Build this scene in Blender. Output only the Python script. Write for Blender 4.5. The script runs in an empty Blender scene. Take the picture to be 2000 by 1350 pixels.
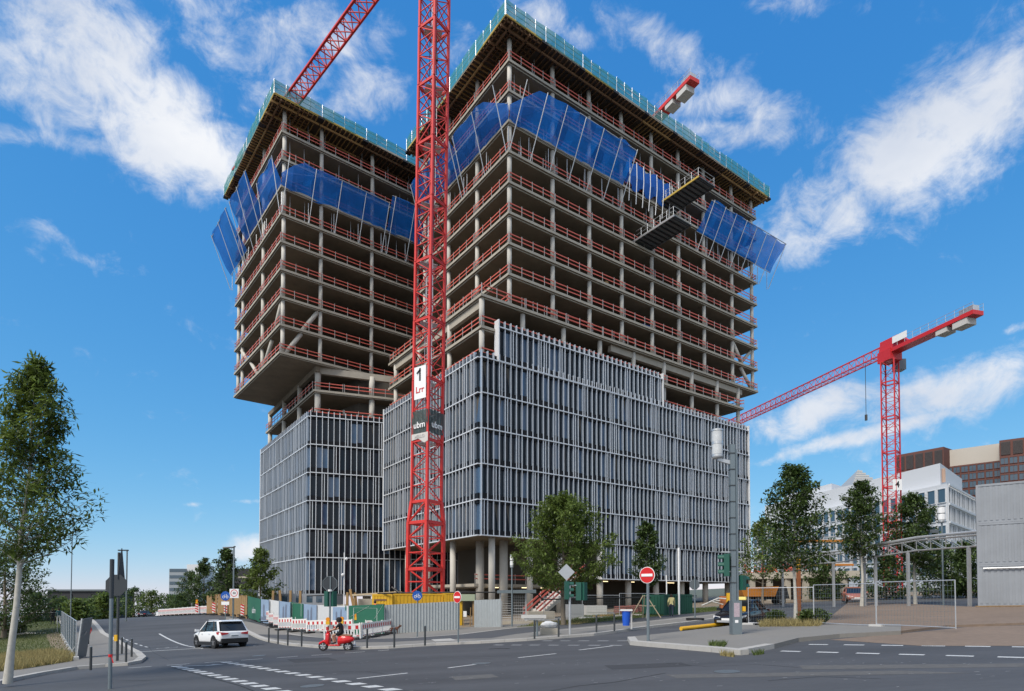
import bpy, math, random
import numpy as np
from mathutils import Vector, Matrix
R = math.radians
rnd = random.Random(7)
S = bpy.context.scene
COL = S.collection

# ------------------------------------------------------------------ camera
F_PX, PITCH, HOR, CZ = 1167.0, R(1.5), 1168.0, 2.2
PP = HOR - F_PX * math.tan(PITCH)
cam = bpy.data.objects.new('camera', bpy.data.cameras.new('camera')); COL.objects.link(cam)
cam.location = (0, 0, CZ); cam.rotation_euler = (R(90) + PITCH, 0, 0)
cam.data.sensor_fit = 'HORIZONTAL'; cam.data.sensor_width = 36
cam.data.lens = 36 * F_PX / 2000; cam.data.shift_y = (PP - 675) / 2000
cam.data.clip_end = 5000; cam.data.clip_start = .1
S.camera = cam
S.view_settings.view_transform = 'Standard'; S.view_settings.look = 'None'
S.view_settings.gamma = 1; S.view_settings.exposure = 0.7
try: S.view_settings.use_curve_mapping = False
except Exception: pass

def ray(px, py):
    u = (px - 1000) / F_PX; v = (PP - py) / F_PX; c, s = math.cos(PITCH), math.sin(PITCH)
    return Vector((u, c - v * s, s + v * c))
SLOPE = .0494                                   # the street climbs to the right
def gz(x): return SLOPE * x
def sm(t): t = min(1, max(0, t)); return t * t * (3 - 2 * t)
def rise(x, y): return 2.0 * sm((y - 40) / 28) * sm((-9 - x) / 14)      # the left road climbs a little beyond the junction
def G(px, py, h=0.0):                           # point of the sloping ground (h above it)
    r = ray(px, py); t = (CZ - h) / (SLOPE * r.x - r.z)
    for _ in range(60): t += .3 * ((CZ - h - rise(r.x * t, r.y * t)) / (SLOPE * r.x - r.z) - t)
    return Vector((r.x * t, r.y * t, CZ + r.z * t))
def W(px, py, Y):                               # point at distance Y
    r = ray(px, py); t = Y / r.y
    return Vector((r.x * t, Y, CZ + r.z * t))
def D(px, Y, h=0.0):                            # ground point in direction px at distance Y
    x = (px - 1000) / F_PX * Y
    return Vector((x, Y, gz(x) + rise(x, Y) + h))

# ------------------------------------------------------------------ sun and sky
SUN_EL, SUN_AZ = R(48), R(222)                  # azimuth clockwise from +Y (view direction)
sd = Vector((math.sin(SUN_AZ) * math.cos(SUN_EL), math.cos(SUN_AZ) * math.cos(SUN_EL), math.sin(SUN_EL)))
sun = bpy.data.objects.new('sun', bpy.data.lights.new('sun', 'SUN')); COL.objects.link(sun)
sun.data.energy = 2.3; sun.data.angle = R(24); sun.data.color = (1, .93, .83)
sun.rotation_euler = sd.to_track_quat('Z', 'Y').to_euler()
sun.location = (0, -20, 80)

world = bpy.data.worlds.new('World'); S.world = world; world.use_nodes = True
nt = world.node_tree; nt.nodes.clear(); N = nt.nodes.new; LK = nt.links.new
def mathn(tree, op, a, b=None, c=None, clamp=False):
    n = tree.nodes.new('ShaderNodeMath'); n.operation = op; n.use_clamp = clamp
    for i, x in enumerate((a, b, c)):
        if x is None: continue
        if isinstance(x, (int, float)): n.inputs[i].default_value = x
        else: tree.links.new(x, n.inputs[i])
    return n.outputs[0]
sky = N('ShaderNodeTexSky'); sky.sky_type = 'NISHITA'; sky.sun_disc = False
sky.sun_elevation = SUN_EL; sky.sun_rotation = SUN_AZ
sky.altitude = 100; sky.air_density = 1.0; sky.dust_density = 0.0; sky.ozone_density = 3.0
tc = N('ShaderNodeTexCoord')
sp = N('ShaderNodeSeparateColor'); LK(sky.outputs[0], sp.inputs[0]); cb = N('ShaderNodeCombineColor')     # colour response of the camera
for i, (k, p) in enumerate(((.40, 1.15), (1.28, .62), (2.95, .31))): LK(mathn(nt, 'MULTIPLY', mathn(nt, 'POWER', sp.outputs[i], p), k), cb.inputs[i])
# cloud banks: (px, py, half length, half width, angle) -> ellipses in direction space
CLOUDS = [(150, 60, 420, 190, 44, 1.12), (330, 260, 300, 150, 52, 1.22), (480, 80, 330, 150, 35, .88), (620, 60, 260, 90, 10, .72), (120, 270, 190, 50, 8, .72), (20, 262, 140, 34, 6, .95),
          (80, 150, 280, 170, 40, .95), (410, 330, 150, 130, 60, 1.05), (700, 190, 150, 95, -20, .80), (1800, 290, 380, 160, -33, 1.2), (1640, 400, 240, 120, -28, 1.08), (1950, 170, 240, 140, -35, 1.1), (1290, 80, 220, 75, 25, .80), (1460, 200, 210, 65, 10, .74),
          (1490, 260, 210, 52, 0, .70), (1060, 40, 170, 65, 20, .66), (930, 90, 140, 65, 0, .64), (1520, 10, 200, 45, 0, .7), (1850, 755, 280, 75, -14, 1.05), (1600, 800, 240, 52, -20, .95), (1690, 848, 330, 22, -15, .95),
          (1560, 880, 180, 14, -18, .7), (1985, 640, 60, 14, -20, .6), (480, 1072, 66, 40, -10, 1.2), (490, 980, 55, 9, 0, .6), (372, 1110, 40, 18, 0, .6), (375, 985, 26, 6, 0, .45)]
acc = None
for (px, py, a, b, ang, w) in CLOUDS:
    c = ray(px, py); k = 1 / c.length; c = c.normalized()
    ca, sa = math.cos(R(ang)), math.sin(R(ang))
    t1 = (ray(px + ca, py + sa).normalized() - c); l1 = t1.length; t1.normalize()
    t2 = c.cross(t1).normalized()
    l2 = (ray(px - sa, py + ca).normalized() - c).length
    mt = Matrix((t1, t2, c)).transposed()
    mp = N('ShaderNodeMapping'); mp.vector_type = 'TEXTURE'
    mp.inputs['Location'].default_value = c; mp.inputs['Rotation'].default_value = mt.to_euler()
    mp.inputs['Scale'].default_value = (a * l1, b * l2, .6)
    LK(tc.outputs['Generated'], mp.inputs['Vector'])
    ln = N('ShaderNodeVectorMath'); ln.operation = 'LENGTH'; LK(mp.outputs[0], ln.inputs[0])
    mr = N('ShaderNodeMapRange'); mr.interpolation_type = 'SMOOTHSTEP'
    mr.inputs['From Min'].default_value = 1.25; mr.inputs['From Max'].default_value = .0
    mr.inputs['To Min'].default_value = 0; mr.inputs['To Max'].default_value = w
    LK(ln.outputs['Value'], mr.inputs['Value'])
    acc = mr.outputs[0] if acc is None else mathn(nt, 'MAXIMUM', acc, mr.outputs[0])
def noise(tree, vec, scale, detail, rough, dist=0.0):
    n = tree.nodes.new('ShaderNodeTexNoise'); n.inputs['Scale'].default_value = scale
    n.inputs['Detail'].default_value = detail; n.inputs['Roughness'].default_value = rough; n.inputs['Distortion'].default_value = dist
    if vec is not None: tree.links.new(vec, n.inputs['Vector'])
    return n.outputs['Fac']
st = N('ShaderNodeMapping'); st.inputs['Rotation'].default_value = (0, R(-30), 0); st.inputs['Scale'].default_value = (1, 1, 1.7)
LK(tc.outputs['Generated'], st.inputs['Vector'])
n1 = noise(nt, st.outputs[0], 7.5, 9, .62, .4)
n2 = noise(nt, st.outputs[0], 2.1, 4, .5)
n3 = noise(nt, tc.outputs['Generated'], 22, 8, .66, .5)
back = N('ShaderNodeSeparateXYZ'); LK(tc.outputs['Generated'], back.inputs[0])
behind = N('ShaderNodeMapRange'); behind.inputs['From Min'].default_value = .45; behind.inputs['From Max'].default_value = -.1   # unseen cloud cover behind the viewer, thickened to whiten the fill light
behind.inputs['To Max'].default_value = .95; LK(back.outputs['Y'], behind.inputs['Value'])
acc = mathn(nt, 'MAXIMUM', acc, behind.outputs[0])
dens = mathn(nt, 'ADD', mathn(nt, 'MULTIPLY', acc, .92), mathn(nt, 'MULTIPLY', mathn(nt, 'SUBTRACT', n1, .5), 2.0))
dens = mathn(nt, 'ADD', dens, mathn(nt, 'MULTIPLY', mathn(nt, 'SUBTRACT', n2, .5), .6))
dens = mathn(nt, 'ADD', dens, mathn(nt, 'MULTIPLY', mathn(nt, 'SUBTRACT', n3, .5), 1.5))
cm = N('ShaderNodeMapRange'); cm.interpolation_type = 'SMOOTHSTEP'
cm.inputs['From Min'].default_value = .20; cm.inputs['From Max'].default_value = 1.15; LK(dens, cm.inputs['Value'])
cfac = mathn(nt, 'MULTIPLY', cm.outputs[0], .93)
shade = N('ShaderNodeValToRGB'); shade.color_ramp.elements[0].position = .3; shade.color_ramp.elements[1].position = .7
shade.color_ramp.elements[0].color = (4.0, 4.35, 5.0, 1); shade.color_ramp.elements[1].color = (6.0, 6.05, 6.15, 1)
LK(noise(nt, st.outputs[0], 4.2, 5, .55), shade.inputs[0])
mixc = N('ShaderNodeMixRGB'); LK(cfac, mixc.inputs[0]); LK(cb.outputs[0], mixc.inputs[1]); LK(shade.outputs[0], mixc.inputs[2])
bg = N('ShaderNodeBackground'); bg.inputs['Strength'].default_value = .1
LK(mixc.outputs[0], bg.inputs['Color'])
wo = N('ShaderNodeOutputWorld'); LK(bg.outputs[0], wo.inputs['Surface'])

# ------------------------------------------------------------------ materials
MATS = {}
def mat(name, col, rough=.7, metal=0.0, var=.0, scale=3.0, bump=0.0, spec=None, stretch=None, var2=0.0, scale2=.3, alpha=None, transl=0.0, island=0.0, emit=0.0):
    if name in MATS: return MATS[name]
    m = bpy.data.materials.new(name); m.use_nodes = True; t = m.node_tree
    b = t.nodes['Principled BSDF']; out = t.nodes['Material Output']
    b.inputs['Base Color'].default_value = (*col, 1); b.inputs['Roughness'].default_value = rough; b.inputs['Metallic'].default_value = metal
    if spec is not None: b.inputs['Specular IOR Level'].default_value = spec
    if emit:
        b.inputs['Emission Color'].default_value = (*col, 1); b.inputs['Emission Strength'].default_value = emit
    src = None
    if var or bump or var2 or island:
        co = t.nodes.new('ShaderNodeTexCoord'); vec = co.outputs['Object']
        if var2 or var:
            ge = t.nodes.new('ShaderNodeNewGeometry'); vec = ge.outputs['Position']
        if stretch:
            mp = t.nodes.new('ShaderNodeMapping'); mp.inputs['Scale'].default_value = stretch; t.links.new(vec, mp.inputs['Vector']); vec = mp.outputs[0]
        f = noise(t, vec, scale, 6, .6)
        val = mathn(t, 'MULTIPLY', mathn(t, 'SUBTRACT', f, .5), 2 * var)
        if var2:
            f2 = noise(t, vec, scale2, 4, .55)
            val = mathn(t, 'ADD', val, mathn(t, 'MULTIPLY', mathn(t, 'SUBTRACT', f2, .5), 2 * var2))
        if island:
            g2 = t.nodes.new('ShaderNodeNewGeometry')
            val = mathn(t, 'ADD', val, mathn(t, 'MULTIPLY', mathn(t, 'SUBTRACT', g2.outputs['Random Per Island'], .5), 2 * island))
        fac = mathn(t, 'ADD', val, 1.0)
        vm = t.nodes.new('ShaderNodeVectorMath'); vm.operation = 'SCALE'; vm.inputs[0].default_value = col; t.links.new(fac, vm.inputs['Scale'])
        t.links.new(vm.outputs[0], b.inputs['Base Color']); src = vm.outputs[0]
        if bump:
            bn = t.nodes.new('ShaderNodeBump'); bn.inputs['Strength'].default_value = bump; bn.inputs['Distance'].default_value = .02
            t.links.new(f, bn.inputs['Height']); t.links.new(bn.outputs[0], b.inputs['Normal'])
    shader = b.outputs[0]
    if transl:
        tr = t.nodes.new('ShaderNodeBsdfTranslucent'); tr.inputs['Color'].default_value = (*[min(1, c * 1.6) for c in col], 1)
        if src is not None: t.links.new(src, tr.inputs['Color'])
        mx = t.nodes.new('ShaderNodeMixShader'); mx.inputs[0].default_value = transl
        t.links.new(shader, mx.inputs[1]); t.links.new(tr.outputs[0], mx.inputs[2]); shader = mx.outputs[0]
    if alpha is not None:
        tp = t.nodes.new('ShaderNodeBsdfTransparent'); mx = t.nodes.new('ShaderNodeMixShader'); mx.inputs[0].default_value = alpha
        t.links.new(tp.outputs[0], mx.inputs[1]); t.links.new(shader, mx.inputs[2]); shader = mx.outputs[0]
    t.links.new(shader, out.inputs['Surface'])
    MATS[name] = m; return m

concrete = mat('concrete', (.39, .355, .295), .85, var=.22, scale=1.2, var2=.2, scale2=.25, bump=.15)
soffit = mat('shaded_soffit_concrete', (.18, .148, .108), .9, var=.35, scale=.7, var2=.3, scale2=.18)  # concrete darkened for undersides: the shade between floors is in the colour
darkwall = mat('shaded_wall_concrete', (.10, .09, .075), .9, var=.2, scale=.5)  # same concrete near black, interior darkness put into the base colour
col_conc = mat('column_concrete', (.50, .475, .425), .75, var=.12, scale=1.5, bump=.1)
railred = mat('guard_board_red', (.60, .12, .085), .6, var=.15, scale=2)
railpost = mat('guard_post', (.55, .52, .49), .45, metal=.4)
finside = mat('fin_side', (.335, .405, .49), .40, metal=.25, var=.06, scale=.6)
alu = mat('facade_aluminium', (.68, .71, .75), .45, metal=.15, var=.05, scale=.6)
aluw = mat('facade_edge_white', (.82, .83, .84), .5)
glass = mat('facade_glass', (.009, .015, .024), .05, spec=.32)
glassb = mat('facade_glass_sky', (.06, .11, .19), .03, spec=.9)  # blue of mirrored sky put into the base colour of some panes
spandrel = mat('facade_spandrel', (.008, .009, .012), .5, spec=.2)
timber = mat('formwork_timber', (.34, .20, .075), .7, var=.3, scale=1.2)
timberd = mat('formwork_beam', (.16, .085, .04), .75, var=.3, scale=1.5)
ply = mat('formwork_ply', (.07, .05, .035), .8, var=.3, scale=.6)
yellowed = mat('formwork_edge', (.52, .37, .07), .6, var=.25, scale=.8)
teal = mat('teal_net', (.06, .34, .31), .8, alpha=.66, transl=.35, var=.15, scale=2)
bluenet = mat('blue_net', (.006, .19, .72), .7, alpha=.80, transl=.45, var=.18, scale=1.4)
bluetarp = mat('blue_tarp', (.008, .13, .55), .6, transl=.2, var=.15, scale=2)
steel = mat('galvanised_steel', (.55, .56, .57), .4, metal=.6, var=.1, scale=4)
white = mat('white_paint', (.80, .80, .80), .5)
cranered = mat('crane_red', (.60, .034, .026), .5, var=.22, scale=2.5, var2=.15, scale2=.4)
cranered2 = mat('crane_red_far', (.55, .025, .03), .45)
ballast = mat('ballast_concrete', (.52, .51, .49), .8, var=.1, scale=1)
asphalt = mat('asphalt', (.064, .066, .072), .80, var=.26, scale=11, var2=.55, scale2=.5, bump=.15, stretch=(.16, 1, 1))
cyclep = mat('cycle_path_asphalt', (.072, .075, .082), .85, var=.14, scale=8, var2=.1)
pave = mat('pavement_slabs', (.20, .19, .175), .85, var=.12, scale=5, var2=.1, bump=.1)
kerbm = mat('kerb_stone', (.40, .385, .36), .8, var=.16, scale=3, bump=.1)
paint = mat('road_paint', (.50, .51, .51), .65, var=.45, scale=9)
paintworn = mat('road_paint_worn', (.30, .31, .32), .7, var=.5, scale=6)
dirt = mat('site_dirt', (.22, .175, .125), .95, var=.3, scale=1.2, bump=.3)
gravel = mat('gravel_yard', (.19, .14, .105), .95, var=.3, scale=4, var2=.2, bump=.4)
terrain_m = mat('terrain', (.10, .11, .08), .95, var=.2, scale=.1)
grassm = mat('grass_blades', (.085, .12, .028), .8, transl=.3, island=.4)
grassdry = mat('dry_grass_blades', (.34, .28, .12), .85, transl=.3, island=.35)
soilgreen = mat('verge_soil', (.09, .10, .035), .95, var=.35, scale=3)
leafm = mat('leaves_green', (.125, .175, .036), .55, transl=.42, island=.5)
leafd = mat('leaves_dark', (.070, .112, .028), .55, transl=.36, island=.5)
leafl = mat('leaves_light', (.085, .125, .030), .6, transl=.35, island=.5)
bark = mat('bark', (.20, .165, .125), .9, var=.3, scale=8, bump=.4)
barkw = mat('bark_limewash', (.46, .44, .39), .9, var=.3, scale=7, bump=.4)
polegrey = mat('pole_grey', (.20, .24, .26), .45, metal=.5, var=.08, scale=3)
poledark = mat('pole_dark', (.06, .066, .07), .5, metal=.3)
signback = mat('sign_back', (.14, .16, .175), .5, metal=.3)
signdark = mat('sign_back_dark', (.035, .042, .05), .5)
signred = mat('sign_red', (.58, .012, .014), .4)
signblue = mat('sign_blue', (.01, .085, .38), .4)
signwhite = mat('sign_white', (.82, .82, .82), .45)
black = mat('black_plastic', (.012, .012, .013), .5)
tlgreen = mat('traffic_light_green', (.012, .085, .062), .5)
rubber = mat('rubber', (.016, .016, .017), .8)
carwhite = mat('car_paint_white', (.78, .79, .80), .22, spec=.6)
carblack = mat('car_paint_black', (.010, .011, .015), .12, spec=.7)
carglass = mat('car_glass', (.012, .015, .018), .04, spec=.7)
alloy = mat('alloy', (.45, .45, .46), .3, metal=.8)
lampred = mat('tail_lamp_red', (.36, .01, .012), .2)
lampclear = mat('head_lamp', (.75, .76, .78), .1)
lampamber = mat('amber_lens', (.75, .27, .01), .3)
scootred = mat('scooter_red', (.60, .016, .018), .2, spec=.6)
skin = mat('skin', (.50, .29, .20), .6)
cloth_black = mat('cloth_black', (.015, .015, .017), .9)
cloth_navy = mat('cloth_navy', (.02, .026, .05), .9)
cloth_yellow = mat('cloth_yellow', (.62, .55, .27), .9)
cloth_red = mat('cloth_red', (.36, .03, .03), .9)
cloth_orange = mat('cloth_orange', (.80, .14, .05), .8)
hairm = mat('hair', (.03, .02, .015), .7)
barrier_w = mat('barrier_white', (.74, .73, .71), .55, var=.08, scale=5)
barrier_r = mat('barrier_red', (.50, .018, .02), .5, var=.1, scale=5)
beacon_y = mat('beacon_yellow', (.72, .40, .02), .4)
boardwhite = mat('hoarding_white', (.56, .57, .58), .6, var=.06, scale=2)
boardgreen = mat('hoarding_green', (.016, .12, .068), .6, var=.06, scale=2)
boardsky = mat('hoarding_print_sky', (.24, .33, .46), .6, var=.25, scale=1.2)
boardtower = mat('hoarding_print_tower', (.14, .17, .24), .6)
corr = mat('corrugated_sheet', (.40, .43, .44), .5, metal=.4, var=.1, scale=1.2, var2=.1, scale2=3)
contyellow = mat('container_yellow', (.58, .34, .015), .5, var=.12, scale=1.5)
contgreen = mat('container_green', (.012, .075, .05), .6, var=.15, scale=2)
contgrey = mat('cabin_grey', (.25, .27, .30), .6, var=.12, scale=.8, var2=.12, scale2=.4)
wood = mat('wood_boards', (.30, .19, .085), .8, var=.25, scale=2.5)
binblue = mat('bin_blue', (.01, .09, .52), .5)
orange = mat('truck_orange', (.46, .17, .02), .5, var=.12, scale=2)
wbuild = mat('white_panel', (.60, .615, .64), .6, var=.04, scale=.2)
wwin = mat('building_glass', (.05, .085, .12), .06, spec=.9)
brownb = mat('brown_brick', (.125, .052, .042), .85, var=.12, scale=1.5)
browndk = mat('brown_louvre', (.055, .045, .045), .7, var=.1, scale=1)
beige = mat('beige_panel', (.46, .42, .37), .8, var=.05, scale=.3)
greyb = mat('grey_cladding', (.27, .30, .33), .7, var=.08, scale=.3)
darkb = mat('dark_cladding', (.022, .022, .026), .6, var=.1, scale=.2)
tubelight = mat('lit_tube', (1.0, .80, .45), .5, emit=1.2)
animal = mat('brown_fur', (.11, .045, .028), .9, var=.2, scale=10)

# ------------------------------------------------------------------ mesh helpers
class MB:
    def __init__(s): s.v = []; s.f = []; s.m = []
    def add(s, vs, fs, m=0):
        o = len(s.v); s.v += [tuple(a) for a in vs]; s.f += [tuple(i + o for i in f) for f in fs]; s.m += [m] * len(fs); return s
    def quad(s, a, b, c, d, m=0): return s.add((a, b, c, d), ((0, 1, 2, 3),), m)
    def poly(s, p, m=0): return s.add(p, (tuple(range(len(p))),), m)
    def hexa(s, b, t, m=0):
        return s.add(list(b) + list(t), ((3, 2, 1, 0), (4, 5, 6, 7), (0, 1, 5, 4), (1, 2, 6, 5), (2, 3, 7, 6), (3, 0, 4, 7)), m)
    def box(s, x0, x1, y0, y1, z0, z1, m=0):
        return s.hexa(((x0, y0, z0), (x1, y0, z0), (x1, y1, z0), (x0, y1, z0)), ((x0, y0, z1), (x1, y0, z1), (x1, y1, z1), (x0, y1, z1)), m)
    def bar(s, p, q, w, h=None, m=0):
        h = h or w; p = Vector(p); q = Vector(q); d = (q - p).normalized()
        up = Vector((0, 0, 1)) if abs(d.z) < .95 else Vector((0, 1, 0))
        a = d.cross(up).normalized() * w / 2; b = a.cross(d).normalized() * h / 2
        return s.hexa((p - a - b, p + a - b, p + a + b, p - a + b), (q - a - b, q + a - b, q + a + b, q - a + b), m)
    def tube(s, p, q, r, n=8, m=0, r2=None, cap=True):
        r2 = r if r2 is None else r2; p = Vector(p); q = Vector(q); d = (q - p).normalized()
        up = Vector((0, 0, 1)) if abs(d.z) < .95 else Vector((0, 1, 0))
        a = d.cross(up).normalized(); b = a.cross(d)
        vs = []
        for k in range(n):
            t = 2 * math.pi * k / n; o = a * math.cos(t) + b * math.sin(t); vs += [p + o * r, q + o * r2]
        fs = [(2 * k, 2 * ((k + 1) % n), 2 * ((k + 1) % n) + 1, 2 * k + 1) for k in range(n)]
        if cap: fs += [tuple(range(2 * n - 2, -1, -2)), tuple(range(1, 2 * n, 2))]
        return s.add(vs, fs, m)
    def path(s, pts, r, n=6, m=0):
        for a, b in zip(pts, pts[1:]): s.tube(a, b, r, n, m)
        return s
    def lathe(s, prof, n=14, c=(0, 0, 0), m=0):
        vs = []; k = len(prof)
        for i in range(n):
            t = 2 * math.pi * i / n
            vs += [(c[0] + r * math.cos(t), c[1] + r * math.sin(t), c[2] + z) for r, z in prof]
        fs = [(i * k + j, ((i + 1) % n) * k + j, ((i + 1) % n) * k + j + 1, i * k + j + 1) for i in range(n) for j in range(k - 1)]
        return s.add(vs, fs, m)
    def prism(s, pts, z0, z1, m=0, ms=None):      # pts counter-clockwise (x,y); z may be a function of x
        f0 = z0 if callable(z0) else (lambda x: z0); f1 = z1 if callable(z1) else (lambda x: z1)
        n = len(pts); b = [(p[0], p[1], f0(p[0])) for p in pts]; t = [(p[0], p[1], f1(p[0])) for p in pts]
        s.add(b + t, (tuple(range(n - 1, -1, -1)), tuple(range(n, 2 * n))), m)
        return s.add(b + t, [(i, (i + 1) % n, n + (i + 1) % n, n + i) for i in range(n)], m if ms is None else ms)
    def disc(s, c, r, n, axis, m=0, ry=None):     # flat disc facing axis (-Y for signs)
        d = Vector(axis).normalized(); up = Vector((0, 0, 1)); a = up.cross(d).normalized(); ry = ry or r
        return s.poly([Vector(c) + a * math.cos(2 * math.pi * k / n) * r + up * math.sin(2 * math.pi * k / n) * ry for k in range(n)], m)
    def cyl(s, c, r, th, n, axis, m=0, rot=0):
        d = Vector(axis).normalized() * th / 2; up = Vector((0, 0, 1)) if abs(Vector(axis).normalized().z) < .9 else Vector((0, 1, 0))
        a = up.cross(d).normalized(); b = d.normalized().cross(a)
        f = [Vector(c) + d + a * math.cos(2 * math.pi * k / n + rot) * r + b * math.sin(2 * math.pi * k / n + rot) * r for k in range(n)]
        k2 = [p - 2 * d for p in f]
        return s.add(f + k2, [tuple(range(n)), tuple(range(2 * n - 1, n - 1, -1))] + [(n + i, n + (i + 1) % n, (i + 1) % n, i) for i in range(n)], m)
    def mesh(s, name, mats, smooth=False):
        me = bpy.data.meshes.new(name); me.from_pydata(s.v, [], s.f)
        for x in (mats if isinstance(mats, (list, tuple)) else [mats]): me.materials.append(x)
        me.polygons.foreach_set('material_index', s.m)
        if smooth: me.polygons.foreach_set('use_smooth', [True] * len(s.f))
        me.update(); return me
    def build(s, name, mats, parent=None, loc=(0, 0, 0), rz=0, smooth=False):
        return obj(name, s.mesh(name, mats, smooth), parent, loc, rz)
def obj(name, me, parent=None, loc=(0, 0, 0), rz=0):
    o = bpy.data.objects.new(name, me); COL.objects.link(o); o.location = loc; o.rotation_euler = (0, 0, rz)
    if parent is not None: o.parent = parent
    return o
def tag(o, label=None, cat=None, group=None, kind=None):
    if label: o['label'] = label
    if cat: o['category'] = cat
    if group: o['group'] = group
    if kind: o['kind'] = kind
    return o
def thing(name, loc, label, cat, group=None, rz=0):
    o = bpy.data.objects.new(name, None); COL.objects.link(o); o.location = loc; o.rotation_euler = (0, 0, rz); o.empty_display_size = .3
    return tag(o, label, cat, group)
def copy_tree(o, loc=None, rz=None, label=None, parent=None):
    c = o.copy(); COL.objects.link(c)
    if parent is not None: c.parent = parent
    if loc is not None: c.location = loc
    if rz is not None: c.rotation_euler = (0, 0, rz)
    if label: c['label'] = label
    for ch in list(o.children): copy_tree(ch, parent=c)
    return c
def struct(name, mb, mats): return tag(mb.build(name, mats), kind='structure')
def textmesh(name, body, size, m, parent, loc, rot, extrude=.004, align='CENTER'):
    cu = bpy.data.curves.new(name, 'FONT'); cu.body = body; cu.size = size; cu.align_x = align; cu.align_y = 'CENTER'; cu.extrude = extrude; cu.offset = .012 * size
    t = bpy.data.objects.new(name, cu); COL.objects.link(t)
    me = bpy.data.meshes.new_from_object(t.evaluated_get(bpy.context.evaluated_depsgraph_get())); bpy.data.objects.remove(t)
    me.materials.clear(); me.materials.append(m)
    o = obj(name, me, parent, loc); o.rotation_euler = rot; return o
class Fr:                                         # face frame: s along the face, n inward
    def __init__(s, o, ang): s.o = Vector((o[0], o[1], 0)); s.a = ang; s.d = Vector((math.cos(ang), math.sin(ang), 0)); s.n = Vector((-math.sin(ang), math.cos(ang), 0))
    def __call__(s, a, n, z=0): return s.o + s.d * a + s.n * n + Vector((0, 0, z))

# ------------------------------------------------------------------ ground, roads, pavements
mb = MB(); xs = [-900, -300, -120, 0, 120, 300, 900]; ys = [-120, 0, 60, 150, 400, 1500]
for i in range(6):
    for j in range(5):
        mb.quad(*[(x, y, gz(x) - .02) for x, y in ((xs[i], ys[j]), (xs[i + 1], ys[j]), (xs[i + 1], ys[j + 1]), (xs[i], ys[j + 1]))])
struct('ground', mb, terrain_m)
def gpoly(pts, h): return [Vector((p[0], p[1], gz(p[0]) + h)) for p in pts]
def GP(pxs, h=0.0): return [G(a, b, h) for a, b in pxs]
def ccw(p): return p if sum(a[0] * b[1] - b[0] * a[1] for a, b in zip(p, p[1:] + p[:1])) > 0 else p[::-1]
def slab(name, pts, h, m, base=-.05):
    mb = MB(); mb.prism(ccw(pts), lambda x: gz(x) + base, lambda x: gz(x) + h); return struct(name, mb, m)
def sheet(name, pts, h, m):
    mb = MB(); mb.poly(gpoly(ccw(pts), h)); return struct(name, mb, m)
sheet('road', [(-110, -12), (75, -12), (75, 90), (-10, 90), (-22, 300), (-95, 300), (-110, 120)], 0.0, asphalt)
K1 = [(440, 1224), (470, 1231), (490, 1241), (520, 1253), (560, 1261), (620, 1266), (690, 1269), (760, 1267), (850, 1261), (940, 1257), (1030, 1252), (1110, 1246), (1160, 1242), (1205, 1236), (1260, 1228), (1330, 1220), (1400, 1211), (1470, 1203)]
far_pav = slab('pavement', GP(K1 + [(1490, 1178), (1300, 1188), (1120, 1199), (1000, 1218), (897, 1225), (750, 1233), (640, 1222), (520, 1208), (440, 1204)]), .12, pave)
K2 = [(0, 1337), (45, 1327), (90, 1318), (150, 1308), (205, 1303), (250, 1300), (275, 1295), (285, 1287), (275, 1277), (255, 1266), (235, 1254), (205, 1238), (185, 1228), (175, 1221)]
left_pav = slab('pavement', GP(K2 + [(140, 1219), (90, 1228), (-60, 1240), (-260, 1300), (-260, 1360)]), .12, pave)
ISL = [(1226, 1251), (1231, 1260), (1262, 1263), (1300, 1266), (1345, 1270), (1390, 1274), (1447, 1280), (1512, 1267)]
ISLB = [(1560, 1254), (1640, 1246), (1760, 1240), (1760, 1226), (1600, 1226), (1500, 1229), (1450, 1225), (1400, 1231), (1300, 1243)]
island = slab('traffic_island', GP(ISL + ISLB), .16, pave)
def kerb(parent, pxs, h, w=.16, step=1.0, m=None):
    pts = GP(pxs); prof = []
    for a, b in zip(pts, pts[1:]):
        L = (b - a).length; k = max(1, round(L / step))
        for i in range(k): prof.append((a.lerp(b, i / k), a.lerp(b, (i + 1) / k)))
    for a, b in prof:
        d = (b - a); d.z = 0; d.normalize(); n = Vector((-d.y, d.x, 0)); e = d * .006; j = rnd.uniform(-.006, .006)
        q = [a + e, b - e, b - e + n * w, a + e + n * w]; o = [n * -.012] * 4
        mbk = MB(); c = (a + b) / 2
        mbk.hexa([Vector((p.x, p.y, gz(p.x) - .04)) + n * -.012 - c for p in q], [Vector((p.x, p.y, gz(p.x) + h + .012 + j)) + n * -.012 - c for p in q])
        mbk.build('kerb_stone', m or kerbm, parent, c)
kerb(far_pav, K1, .12, .34, 1.0); kerb(left_pav, K2, .12, .34, 1.0); kerb(island, ISL, .16, .34, 1.05)
cyc = [(500, 1239), (530, 1246), (580, 1251), (640, 1255), (760, 1254), (860, 1249), (960, 1246), (1010, 1238), (1100, 1228), (1250, 1214), (1420, 1196), (1420, 1190), (1250, 1206), (1080, 1221), (980, 1229), (900, 1239), (800, 1246), (700, 1248), (620, 1245), (560, 1240)]
sheet('cycle_path', GP(cyc, .125), .124, cyclep)
mb = MB()
for line in ([(560, 1240), (620, 1245), (700, 1248), (800, 1246), (900, 1239), (980, 1229), (1010, 1226)], [(1040, 1236), (1150, 1226), (1250, 1216), (1400, 1200)]):
    p = GP(line, .13)
    for a, b in zip(p, p[1:]):
        n = Vector((-(b - a).y, (b - a).x, 0)).normalized() * .1; mb.quad(a - n, b - n, b + n, a + n)
struct('cycle_path_edging', mb, kerbm)
sheet('manhole_patch', GP([(842, 1249), (880, 1247), (893, 1251), (850, 1253)], .13), .129, kerbm)
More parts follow.
